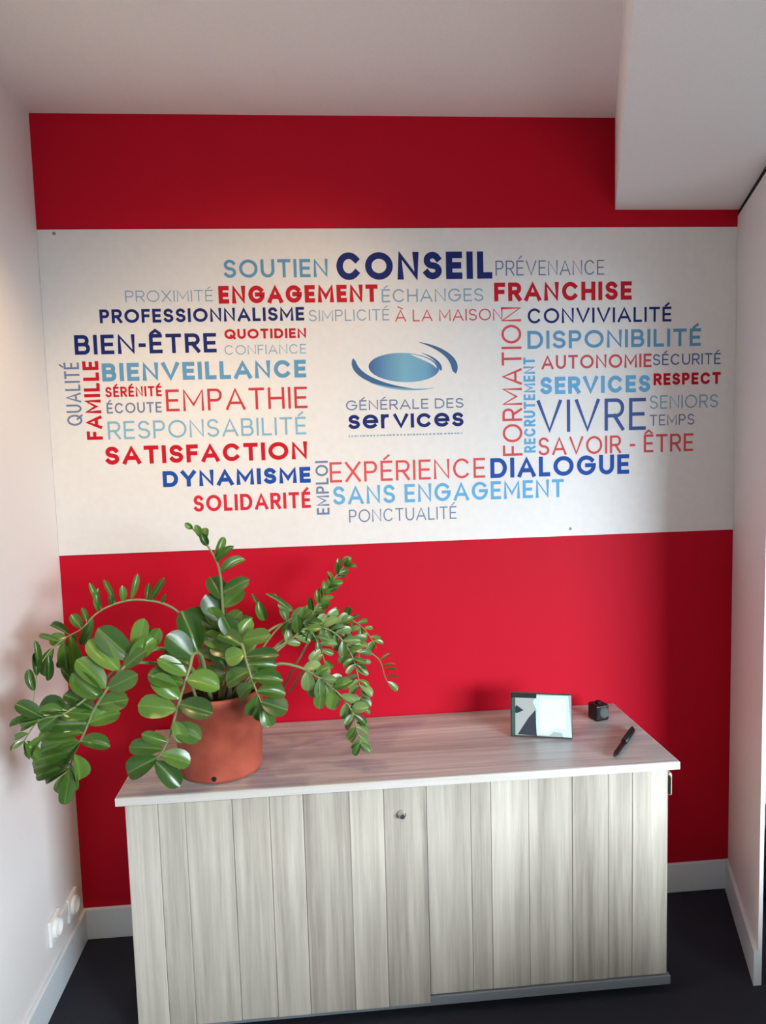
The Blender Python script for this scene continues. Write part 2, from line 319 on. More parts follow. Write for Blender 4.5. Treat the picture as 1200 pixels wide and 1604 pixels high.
STEMS=[(0.005,[[0.5601,-0.34,0.9653],[0.582,-0.37,1.144],[0.5866,-0.39,1.2622],[0.5834,-0.4,1.3575],[0.5558,-0.41,1.4246],[0.5124,-0.42,1.4839]],[[0.5154,-0.4189,1.4765,-0.657,-0.4573,0.5994,0.0275,0.4348,-0.8793,-0.1942,0.0164],[0.5316,-0.4155,1.4573,-0.1801,-0.4759,0.8609,0.0406,0.5554,-0.7715,-0.3103,0.0201],[0.5411,-0.4131,1.4421,0.1028,0.2143,0.9713,0.0402,-0.0447,-0.9745,0.2198,0.0238],[0.5505,-0.4105,1.4249,-0.3201,-0.3576,0.8773,0.0422,0.3097,-0.9146,-0.2599,0.022],[0.5696,-0.4051,1.3921,0.3982,0.1674,0.9019,0.0666,0.2739,-0.9601,0.0573,0.0239],[0.584,-0.4011,1.3669,0.6666,-0.1423,0.7317,0.0675,-0.3703,-0.9152,0.1593,0.0221],[0.5894,-0.3979,1.3383,0.8307,0.1619,0.5327,0.0815,-0.1819,-0.8253,0.5346,0.0332],[0.5919,-0.3929,1.2907,0.9119,-0.02,0.4099,0.0879,-0.1432,-0.9515,0.2722,0.0406],[0.5908,-0.391,1.2716,-0.4148,0.2012,0.8874,0.0765,0.3781,-0.849,0.3692,0.0554],[0.5845,-0.385,1.233,0.7577,0.1833,0.6263,0.0783,-0.1688,-0.872,0.4594,0.0556],[0.5772,-0.3807,1.2078,-0.5119,-0.0175,0.8589,0.0952,0.3202,-0.9316,0.1718,0.0669],[0.5749,-0.375,1.1743,-0.4443,-0.1902,0.8754,0.0817,0.2552,-0.9636,-0.0799,0.0484],[0.5727,-0.3699,1.1445,-0.7544,-0.144,0.6405,0.1399,0.4501,-0.8236,0.345,0.0709],[0.5797,-0.3734,1.1641,0.7495,-0.0406,0.6608,0.0775,-0.2634,-0.934,0.2414,0.0447],[0.5813,-0.3683,1.134,0.8009,-0.0541,0.5963,0.1014,-0.3004,-0.8978,0.3219,0.0448],[0.5736,-0.3631,1.1042,0.8442,-0.1089,0.5249,0.0713,-0.295,-0.9119,0.2854,0.0562],[0.567,-0.3563,1.0639,-0.7152,0.2019,0.6691,0.0702,0.0069,-0.9553,0.2957,0.0488]]),
(0.0052,[[0.5385,-0.4,0.9931],[0.5341,-0.47,1.1183],[0.5211,-0.52,1.1425],[0.5128,-0.54,1.1099],[0.4971,-0.56,1.0626],[0.4742,-0.565,0.9919],[0.4485,-0.565,0.9193],[0.424,-0.57,0.8805],[0.403,-0.57,0.8641]],[[0.5243,-0.4942,1.1223,-0.298,0.0693,0.952,0.1242,0.3322,-0.9275,0.1715,0.0633],[0.5248,-0.5238,1.1345,-0.7038,-0.1613,0.6919,0.0924,0.4814,-0.8245,0.2975,0.0658],[0.5173,-0.5351,1.117,-0.8971,0.1607,0.4115,0.0861,0.2392,-0.6064,0.7583,0.062],[0.5098,-0.548,1.0896,-0.7973,-0.2265,0.5595,0.0939,0.547,-0.6629,0.5112,0.0445],[0.5018,-0.5559,1.0716,-0.9569,-0.0567,0.2848,0.0985,0.2475,-0.6718,0.6982,0.0613],[0.4878,-0.5617,1.0392,-0.6895,-0.105,0.7166,0.0977,0.3021,-0.941,0.1527,0.0509],[0.4795,-0.5644,1.0002,-0.9774,-0.0654,0.2009,0.103,0.1483,-0.8894,0.4323,0.0611],[0.4886,-0.563,1.0185,0.949,-0.2105,-0.2348,0.096,-0.0307,-0.8028,0.5955,0.0577],[0.464,-0.565,0.9573,0.8968,-0.1231,-0.4249,0.0844,0.1633,-0.8006,0.5765,0.0543],[0.4487,-0.565,0.9228,-0.8797,-0.1943,0.434,0.0704,0.3422,-0.8925,0.2939,0.0305],[0.4364,-0.5672,0.9033,-0.9918,0.0544,0.116,0.0933,0.0231,-0.815,0.579,0.044],[0.424,-0.57,0.8805,-0.9185,-0.1291,-0.3738,0.0933,-0.0462,-0.9037,0.4257,0.0575],[0.4306,-0.5695,0.8816,0.9183,0.1061,-0.3814,0.0844,0.3451,-0.6864,0.6402,0.0507],[0.4134,-0.57,0.8706,0.681,-0.1275,-0.7211,0.0967,0.2844,-0.8614,0.4209,0.0507],[0.5182,-0.5529,1.0731,0.9702,-0.1318,-0.2031,0.0915,0.0515,-0.7074,0.7049,0.0614],[0.4616,-0.565,0.975,0.4793,-0.3174,-0.8182,0.0653,0.0774,-0.9134,0.3997,0.0373]]),
(0.0055,[[0.5226,-0.37,0.9895],[0.4862,-0.46,1.1087],[0.4353,-0.52,1.1629],[0.3846,-0.57,1.1554],[0.3467,-0.6,1.1289],[0.3148,-0.61,1.0881],[0.281,-0.62,1.0377],[0.2566,-0.63,0.9821],[0.2277,-0.63,0.928],[0.2081,-0.63,0.8714]],[[0.3209,-0.6101,1.0827,0.8989,-0.1331,0.4174,0.0957,-0.1749,-0.9825,0.0635,0.0497],[0.2936,-0.6176,1.0462,0.9809,0.1893,0.0453,0.0799,0.1218,-0.7785,0.6157,0.0528],[0.2726,-0.6252,1.0063,0.9361,0.1763,0.3043,0.0796,-0.0552,-0.7808,0.6224,0.0591],[0.2516,-0.63,0.9536,0.986,-0.0299,-0.1641,0.0744,0.0944,-0.7109,0.6969,0.041],[0.2338,-0.63,0.9242,0.1544,0.1685,-0.9735,0.083,0.7066,-0.7076,-0.0104,0.0426],[0.2161,-0.63,0.8964,-0.2266,0.1009,-0.9687,0.0989,0.3138,-0.934,-0.1707,0.036],[0.2116,-0.63,0.8763,-0.5152,0.0638,-0.8547,0.0657,-0.1626,-0.9864,0.0244,0.0295],[0.2193,-0.63,0.8962,0.0327,0.2078,-0.9776,0.0782,0.1136,-0.9726,-0.2029,0.0262],[0.3703,-0.5794,1.1504,-0.6949,0.0384,0.7181,0.1232,0.1738,-0.96,0.2196,0.0639],[0.3466,-0.6007,1.124,-0.6838,0.1422,0.7156,0.1177,0.2728,-0.8598,0.4316,0.0566],[0.321,-0.6091,1.0891,-0.7017,0.0313,0.7118,0.1088,0.5058,-0.6816,0.5287,0.0563],[0.3017,-0.6145,1.0633,-0.7048,-0.1374,0.6959,0.0965,0.3021,-0.9458,0.1192,0.0529],[0.3846,-0.5691,1.1586,0.228,0.1234,0.9658,0.1058,-0.1906,-0.9671,0.1686,0.0474],[0.3703,-0.5799,1.1488,0.724,0.1435,0.6747,0.0914,0.005,-0.9792,0.2029,0.0471],[0.3563,-0.5915,1.1377,0.8277,0.0654,0.5573,0.0743,-0.2822,-0.81,0.5142,0.0435],[0.402,-0.5519,1.1597,0.5248,-0.0402,0.8503,0.0781,0.0159,-0.9982,-0.057,0.0376],[0.2856,-0.6196,1.0372,-0.8121,0.0205,0.5832,0.087,0.4037,-0.702,0.5868,0.0494],[0.2792,-0.622,1.025,-0.9606,-0.2118,0.1801,0.0777,0.278,-0.7177,0.6385,0.0461],[0.2695,-0.6254,1.0066,-0.9745,-0.205,0.091,0.1052,0.2234,-0.8491,0.4786,0.0427],[0.2598,-0.6293,0.985,-0.9997,-0.0023,-0.0234,0.1173,-0.0123,-0.7988,0.6015,0.0393],[0.249,-0.63,0.9622,-0.9886,-0.1245,-0.0843,0.1016,0.0644,-0.8572,0.5109,0.0459],[0.2382,-0.63,0.9426,-0.973,-0.1683,-0.1578,0.1035,0.0285,-0.7664,0.6417,0.0426],[0.2308,-0.63,0.9261,-0.9618,-0.0401,-0.2707,0.1157,-0.0568,-0.9385,0.3407,0.0426],[0.2197,-0.63,0.903,-0.9143,0.1345,-0.382,0.0985,-0.3599,-0.7023,0.6142,0.0426],[0.2186,-0.63,0.886,-0.9238,-0.0706,-0.3763,0.0722,-0.1625,-0.8177,0.5523,0.0328],[0.2443,-0.63,0.9625,-0.6944,-0.1812,-0.6964,0.0825,-0.1552,-0.9073,0.3907,0.0459],[0.2857,-0.6192,1.0405,-0.7512,-0.0045,-0.6601,0.0719,0.0883,-0.9917,-0.0937,0.0428],[0.4185,-0.5351,1.1645,-0.6382,-0.1155,0.7611,0.0825,0.5341,-0.7784,0.3297,0.0413],[0.3099,-0.6117,1.0788,-0.9958,-0.0472,-0.0784,0.0558,-0.018,-0.7393,0.6731,0.043]]),
(0.004,[[0.4852,-0.46,1.0904],[0.359,-0.57,1.1396],[0.2721,-0.62,1.0754],[0.2203,-0.66,1.0461],[0.1684,-0.68,1.0403],[0.1324,-0.69,0.9943]],[[0.1665,-0.6793,1.0614,-0.8403,-0.1014,0.5325,0.0762,0.4777,-0.6028,0.6391,0.0415],[0.2329,-0.6495,1.0547,-0.9561,0.0644,0.2857,0.0787,0.1704,-0.671,0.7216,0.0486],[0.186,-0.6732,1.0416,-0.9918,-0.0332,-0.1234,0.0999,-0.0565,-0.7524,0.6562,0.0208],[0.1684,-0.68,1.0403,-0.9333,0.1548,-0.3241,0.0612,-0.2529,-0.924,0.287,0.0255],[0.1502,-0.6862,1.008,-0.9269,0.1993,-0.3181,0.0444,-0.3163,-0.871,0.3758,0.0159],[0.1353,-0.6897,0.994,-0.6926,-0.6313,-0.3489,0.0296,0.2997,-0.6919,0.6569,0.0127],[0.1322,-0.69,0.9911,0.0314,0.3682,-0.9292,0.0382,0.5014,-0.81,-0.304,0.0143],[0.1287,-0.69,0.9848,-0.8448,0.0607,-0.5316,0.0466,-0.4025,-0.7267,0.5566,0.0095],[0.2062,-0.6658,1.0376,-0.8142,-0.2628,-0.5178,0.0564,0.1018,-0.9425,0.3184,0.0354],[0.2203,-0.66,1.0461,-0.86,-0.3649,0.3568,0.0578,0.5062,-0.5207,0.6875,0.0322],[0.1526,-0.6889,0.9845,0.4423,0.16,-0.8825,0.0628,0.7157,-0.6559,0.2398,0.0286],[0.1794,-0.6832,1.005,-0.6281,0.0169,-0.778,0.0809,-0.3089,-0.923,0.2294,0.0255]]),
(0.0035,[[0.5159,-0.33,0.9802],[0.4919,-0.33,1.138],[0.4601,-0.34,1.2096],[0.4238,-0.36,1.2483],[0.3802,-0.38,1.2678],[0.3318,-0.4,1.2761],[0.2837,-0.42,1.2679],[0.2448,-0.44,1.2487],[0.2142,-0.47,1.216],[0.1842,-0.5,1.2021],[0.159,-0.55,1.1822],[0.1425,-0.6,1.1434],[0.1401,-0.64,1.0733]],[[0.3321,-0.4,1.2798,0.2825,0.1096,0.953,0.0768,0.3432,-0.9393,0.0062,0.0184],[0.3689,-0.3847,1.2711,0.18,0.1042,0.9781,0.0481,0.2847,-0.9573,0.0496,0.0167],[0.3853,-0.3781,1.269,0.5571,-0.1212,0.8215,0.0816,0.0308,-0.9856,-0.1663,0.0186],[0.295,-0.415,1.2736,-0.4114,0.1814,0.8932,0.0765,0.3721,-0.8612,0.3463,0.0164],[0.3109,-0.4084,1.2751,0.071,-0.1917,0.9789,0.0466,0.4387,-0.8753,-0.2032,0.0202],[0.2603,-0.4315,1.2588,-0.3274,-0.0703,0.9423,0.0852,0.4049,-0.9115,0.0727,0.0163],[0.2556,-0.4344,1.2542,0.0338,-0.0833,0.996,0.0665,-0.0799,-0.9936,-0.0804,0.0181],[0.2247,-0.4559,1.2354,-0.2875,0.1282,0.9492,0.0447,0.465,-0.8477,0.2553,0.0161],[0.2142,-0.47,1.216,-0.5219,0.0599,0.8509,0.0489,0.3418,-0.8993,0.2729,0.0285],[0.1932,-0.4908,1.2064,-0.8343,0.2528,0.49,0.0693,0.1935,-0.6979,0.6895,0.0211],[0.1882,-0.497,1.2012,-0.901,-0.4047,-0.1564,0.0453,0.2039,-0.7132,0.6707,0.0386],[0.1739,-0.52,1.194,-0.9431,0.2089,0.2588,0.0656,-0.0288,-0.8265,0.5622,0.0156],[0.1411,-0.5955,1.1488,0.0362,-0.1246,0.9915,0.0805,0.6003,-0.7905,-0.1213,0.0167],[0.1387,-0.6099,1.1266,-0.0138,0.0839,0.9964,0.0623,0.4688,-0.8796,0.0806,0.0199],[0.1361,-0.6244,1.1014,-0.1923,-0.0175,0.9812,0.0586,0.1889,-0.9818,0.0195,0.023],[0.1638,-0.54,1.1861,-0.3515,-0.1103,-0.9297,0.0847,-0.1672,-0.9697,0.1783,0.0343],[0.154,-0.5603,1.1751,0.0071,-0.1429,-0.9897,0.073,0.5719,-0.8113,0.1213,0.0204],[0.201,-0.4827,1.211,-0.444,0.0356,-0.8953,0.118,0.2816,-0.943,-0.1772,0.0354],[0.1907,-0.4939,1.2038,0.0487,0.0034,-0.9988,0.118,0.5183,-0.8549,0.0224,0.0387],[0.1785,-0.508,1.201,0.0181,-0.0216,-0.9996,0.0877,0.1229,-0.9921,0.0237,0.0314],[0.1875,-0.5698,1.1401,0.6627,-0.256,-0.7037,0.0753,0.1649,-0.8668,0.4706,0.022],[0.2389,-0.444,1.2463,-0.3915,-0.0728,-0.9173,0.0872,0.2602,-0.9649,-0.0345,0.0288],[0.279,-0.4218,1.2685,0.0064,-0.2092,0.9779,0.0312,0.2478,-0.947,-0.2042,0.0146],[0.4044,-0.369,1.2587,0.4917,-0.5066,0.7082,0.0419,0.0639,-0.7901,-0.6096,0.0112]]),
(0.005,[[0.5942,-0.38,0.983],[0.6185,-0.43,1.1395],[0.6451,-0.47,1.1527],[0.6605,-0.5,1.1113],[0.6745,-0.52,1.068],[0.6913,-0.535,1.0253],[0.7072,-0.54,0.983]],[[0.6218,-0.4288,1.1352,0.6001,0.1364,0.7882,0.0875,0.0023,-0.9856,0.1689,0.0436],[0.6383,-0.4592,1.1464,0.9859,-0.0327,0.164,0.0896,-0.1246,-0.7978,0.5898,0.0465],[0.6453,-0.4741,1.1465,-0.864,0.2276,0.4492,0.0785,0.2087,-0.6501,0.7307,0.0533],[0.653,-0.4886,1.1265,-0.9531,-0.124,-0.276,0.055,-0.0477,-0.8391,0.5418,0.0529],[0.6567,-0.4943,1.1189,0.9792,-0.1868,0.079,0.0948,-0.1993,-0.8139,0.5457,0.0387],[0.664,-0.5052,1.1,0.9924,0.0481,-0.1131,0.0806,0.0898,-0.9118,0.4007,0.0454],[0.6675,-0.5124,1.084,-0.8967,0.0432,-0.4406,0.0759,-0.3214,-0.748,0.5807,0.0522],[0.6745,-0.5186,1.0712,0.9916,-0.1145,-0.0605,0.0848,-0.0585,-0.8127,0.5797,0.0451],[0.6812,-0.5268,1.0482,-0.7765,0.1838,-0.6027,0.0618,-0.4905,-0.7767,0.3951,0.045],[0.688,-0.5306,1.0383,0.9913,0.0541,-0.1197,0.0801,0.1172,-0.7763,0.6194,0.0449],[0.6931,-0.5351,1.0252,-0.2173,0.2243,-0.95,0.078,-0.2651,-0.9502,-0.1637,0.0482],[0.7011,-0.5372,1.0075,0.9284,-0.0268,-0.3705,0.0774,0.1746,-0.8489,0.4989,0.055],[0.704,-0.5391,0.9901,0.3555,-0.2522,-0.9,0.0554,0.0407,-0.9578,0.2845,0.0412],[0.7008,-0.5383,0.9971,-0.2438,0.1089,-0.9637,0.0539,-0.5182,-0.8545,0.0346,0.0309],[0.6318,-0.4495,1.1441,-0.4238,-0.0195,0.9056,0.0837,0.1012,-0.9945,0.026,0.0467],[0.6168,-0.4234,1.119,-0.9488,0.0426,0.3129,0.0678,0.0504,-0.9577,0.2833,0.0437]]),
(0.0042,[[0.6344,-0.32,0.98],[0.7138,-0.3,1.079],[0.8192,-0.28,1.1584],[0.8708,-0.27,1.2279],[0.9143,-0.27,1.29],[0.9595,-0.27,1.342]],[[0.9431,-0.27,1.3247,0.5705,-0.0798,0.8174,0.0361,-0.5046,-0.8193,0.2722,0.0274],[0.7653,-0.2902,1.1177,0.089,-0.1036,0.9906,0.0624,0.0691,-0.9915,-0.1099,0.023],[0.7754,-0.2883,1.1253,0.9764,0.0944,-0.1945,0.0597,0.1873,-0.8183,0.5434,0.023],[0.7828,-0.2869,1.1309,0.4908,-0.1743,0.8537,0.0629,-0.2325,-0.9705,-0.0645,0.0295],[0.7925,-0.285,1.1382,0.993,-0.0293,0.1144,0.0531,-0.077,-0.8952,0.4389,0.0202],[0.8025,-0.2832,1.1457,0.4469,0.3205,0.8352,0.0545,-0.143,-0.896,0.4203,0.0191],[0.8125,-0.2813,1.1533,0.9539,-0.2978,-0.0371,0.0586,-0.1893,-0.6929,0.6957,0.0237],[0.8197,-0.2799,1.159,0.1206,0.3098,0.9431,0.0544,-0.1422,-0.9349,0.3253,0.0193],[0.8272,-0.2784,1.1692,0.8602,0.1267,0.4939,0.0531,-0.1582,-0.8545,0.4948,0.0196],[0.8329,-0.2773,1.1768,0.2463,0.3895,0.8875,0.0445,-0.0032,-0.9153,0.4026,0.0173],[0.8385,-0.2762,1.1844,0.9017,0.1002,0.4205,0.0535,-0.1161,-0.8809,0.4589,0.0271],[0.8455,-0.2749,1.1938,-0.1173,-0.2485,0.9615,0.0564,-0.1781,-0.9472,-0.2665,0.018],[0.8521,-0.2736,1.2027,0.933,0.1716,0.3164,0.0486,0.0075,-0.888,0.4597,0.0235],[0.8579,-0.2725,1.2105,-0.0692,-0.1952,0.9783,0.0422,-0.0191,-0.9802,-0.1969,0.0174],[0.8636,-0.2714,1.2181,0.8362,-0.3721,0.4028,0.0562,-0.5435,-0.6607,0.5177,0.0189],[0.8712,-0.27,1.2284,-0.0461,0.1919,0.9803,0.0353,-0.0487,-0.9806,0.1896,0.0138],[0.8775,-0.27,1.2374,0.7984,-0.4425,0.4083,0.047,-0.5719,-0.7693,0.2847,0.0146],[0.8829,-0.27,1.2451,0.0795,-0.0638,0.9948,0.0429,0.3167,-0.9446,-0.0859,0.0206],[0.8895,-0.27,1.2546,0.8488,-0.4476,0.2813,0.0471,-0.5161,-0.8168,0.2579,0.0192],[0.8947,-0.27,1.262,0.1378,-0.2382,0.9614,0.0396,-0.0032,-0.9708,-0.2401,0.015],[0.9016,-0.27,1.2718,0.9227,-0.2505,0.2931,0.0466,-0.3653,-0.8111,0.4568,0.0225],[0.9076,-0.27,1.2804,-0.2254,-0.4224,0.8779,0.0408,0.7249,-0.6748,-0.1385,0.0141],[0.913,-0.27,1.2882,0.9575,0.2709,0.0987,0.0399,0.1639,-0.793,0.5867,0.0132],[0.9209,-0.27,1.2976,-0.0148,-0.4388,0.8984,0.0449,-0.0354,-0.8977,-0.4391,0.014],[0.9281,-0.27,1.3059,0.9088,0.3388,0.2435,0.0399,0.24,-0.902,0.3589,0.0191],[0.9355,-0.27,1.3144,-0.1628,-0.1158,0.9799,0.0403,-0.1887,-0.9711,-0.1461,0.0135],[0.9421,-0.27,1.322,0.9411,-0.3373,0.0224,0.0413,-0.2328,-0.5986,0.7665,0.0189],[0.9479,-0.27,1.3287,0.3383,-0.1575,0.9278,0.032,-0.5408,-0.8394,0.0547,0.0131]]),
(0.004,[[0.6134,-0.35,0.9912],[0.6686,-0.32,1.1067],[0.7462,-0.3,1.1608],[0.833,-0.29,1.1541],[0.9103,-0.28,1.1197],[0.9576,-0.28,1.0505],[0.9784,-0.29,0.971],[0.9834,-0.3,0.8926]],[[0.7803,-0.2961,1.1582,0.5362,-0.3156,0.7829,0.0615,-0.3503,-0.927,-0.1337,0.0286],[0.7913,-0.2948,1.1573,0.6136,0.0292,-0.7891,0.051,0.0406,-0.9992,-0.0055,0.0221],[0.8032,-0.2934,1.1564,0.7453,-0.0851,0.6613,0.0588,-0.4228,-0.8273,0.37,0.0287],[0.8134,-0.2922,1.1556,0.526,-0.3173,-0.7891,0.0478,0.1178,-0.8917,0.4371,0.0245],[0.8238,-0.2911,1.1548,0.5693,0.1165,0.8138,0.0459,-0.0928,-0.9745,0.2044,0.027],[0.8332,-0.29,1.154,0.3565,-0.1943,-0.9139,0.0482,-0.0691,-0.9809,0.1816,0.0217],[0.8421,-0.2888,1.1501,0.775,0.2072,0.5971,0.0478,-0.0986,-0.8935,0.438,0.0271],[0.85,-0.2878,1.1465,-0.0699,0.2604,-0.963,0.0487,-0.4936,-0.8479,-0.1934,0.0165],[0.8584,-0.2867,1.1428,0.8736,-0.1989,0.4441,0.062,-0.3705,-0.8635,0.3421,0.0278],[0.8663,-0.2857,1.1393,0.0585,-0.4913,-0.869,0.0444,0.2955,-0.823,0.4852,0.0173],[0.876,-0.2844,1.1349,0.6376,0.1115,0.7622,0.0474,-0.4026,-0.7954,0.4531,0.0218],[0.8858,-0.2831,1.1306,0.2279,0.1164,-0.9667,0.0622,0.0764,-0.9919,-0.1014,0.0276],[0.8943,-0.2821,1.1268,0.951,-0.0803,0.2986,0.0466,-0.259,-0.7343,0.6275,0.019],[0.9031,-0.2809,1.1229,0.1196,0.2269,-0.9665,0.0641,-0.2686,-0.9298,-0.2515,0.0265],[0.9129,-0.28,1.1159,0.9781,0.1249,0.1666,0.0536,0.0093,-0.8255,0.5643,0.0253],[0.9198,-0.28,1.1058,-0.1825,0.2495,-0.951,0.0526,-0.0583,-0.9683,-0.2428,0.0181],[0.925,-0.28,1.0982,0.9958,-0.0918,-0.0014,0.0558,-0.0825,-0.9013,0.4253,0.0254],[0.9318,-0.28,1.0882,-0.0397,-0.0612,-0.9973,0.0526,0.1358,-0.9892,0.0553,0.0282],[0.9374,-0.28,1.08,0.9793,0.0834,-0.1843,0.0531,0.1885,-0.7075,0.6811,0.026],[0.9445,-0.28,1.0697,-0.577,-0.0319,-0.8161,0.0523,-0.3085,-0.9167,0.2539,0.0237],[0.951,-0.28,1.0601,0.9313,-0.3166,0.1798,0.0459,-0.3557,-0.8969,0.2629,0.0222],[0.9578,-0.2801,1.0497,-0.7482,0.2275,-0.6233,0.0472,-0.488,-0.8251,0.2846,0.0173],[0.9607,-0.2815,1.0385,0.8859,-0.4267,-0.1817,0.0456,-0.1996,-0.7044,0.6812,0.017],[0.963,-0.2826,1.0297,-0.7755,-0.3768,-0.5066,0.0399,-0.1354,-0.6846,0.7163,0.02],[0.9653,-0.2837,1.0209,0.774,0.0202,-0.6328,0.0475,0.42,-0.7643,0.4893,0.021],[0.9678,-0.2849,1.0116,-0.704,-0.4458,-0.5529,0.0407,0.0893,-0.8279,0.5537,0.0173],[0.9708,-0.2863,1.0002,0.9053,-0.0586,-0.4208,0.0413,0.1959,-0.8213,0.5358,0.0177],[0.9735,-0.2876,0.9898,-0.7545,0.2017,-0.6246,0.0544,-0.506,-0.7848,0.3578,0.0271],[0.9765,-0.2891,0.9782,0.8206,-0.0953,-0.5634,0.0396,0.3243,-0.7341,0.5965,0.0164],[0.9786,-0.2903,0.9688,-0.8184,-0.2766,-0.5038,0.0405,-0.1695,-0.7214,0.6715,0.0208],[0.9793,-0.2918,0.9571,0.769,-0.3076,-0.5605,0.051,0.2382,-0.6757,0.6976,0.028],[0.98,-0.2932,0.9462,-0.7216,0.0554,-0.6901,0.0456,-0.4894,-0.7459,0.4518,0.023],[0.9806,-0.2942,0.9378,0.7435,-0.4765,-0.4693,0.0383,-0.0348,-0.7283,0.6843,0.0177],[0.9813,-0.2957,0.9265,-0.6655,-0.2374,-0.7076,0.0472,0.0103,-0.9509,0.3094,0.0241],[0.9819,-0.297,0.916,0.726,-0.1931,-0.66,0.0428,0.2818,-0.7919,0.5417,0.0241],[0.9827,-0.2985,0.904,-0.6466,-0.4435,-0.6206,0.0467,-0.1598,-0.7168,0.6787,0.021],[0.9834,-0.2999,0.8937,0.6997,-0.038,-0.7134,0.0383,0.3419,-0.859,0.381,0.017]]),
(0.0028,[[0.901,-0.27,1.1317],[0.9653,-0.22,1.089],[1.0119,-0.2,1.0393],[1.0529,-0.19,0.9983],[1.0681,-0.19,0.9442],[1.0859,-0.19,0.909]],[[1.0758,-0.19,0.9224,0.6736,0.1215,-0.729,0.0462,0.4875,-0.8144,0.3147,0.0223],[1.0712,-0.19,0.9824,0.9138,-0.2586,0.3132,0.0448,-0.4028,-0.6762,0.6169,0.0061],[1.0729,-0.19,0.9653,0.9605,0.2729,-0.0539,0.0516,0.2543,-0.7826,0.5682,0.0061],[1.0745,-0.19,0.9482,0.933,0.3249,-0.1547,0.0511,0.3507,-0.7244,0.5935,0.0061],[1.0699,-0.19,1.008,0.8096,0.052,0.5847,0.0397,-0.2252,-0.8924,0.3911,0.0081],[1.0435,-0.1971,1.0495,0.4607,-0.3359,0.8216,0.0445,-0.5123,-0.8565,-0.063,0.0121],[1.0106,-0.2082,1.0794,0.1133,0.0596,0.9918,0.0516,-0.1688,-0.9825,0.0783,0.006],[0.9654,-0.2216,1.0957,-0.461,0.0581,0.8855,0.0826,0.068,-0.9926,0.1005,0.018],[0.9328,-0.2458,1.1138,-0.1287,0.1194,0.9845,0.0488,-0.3239,-0.9433,0.0721,0.0178]]),
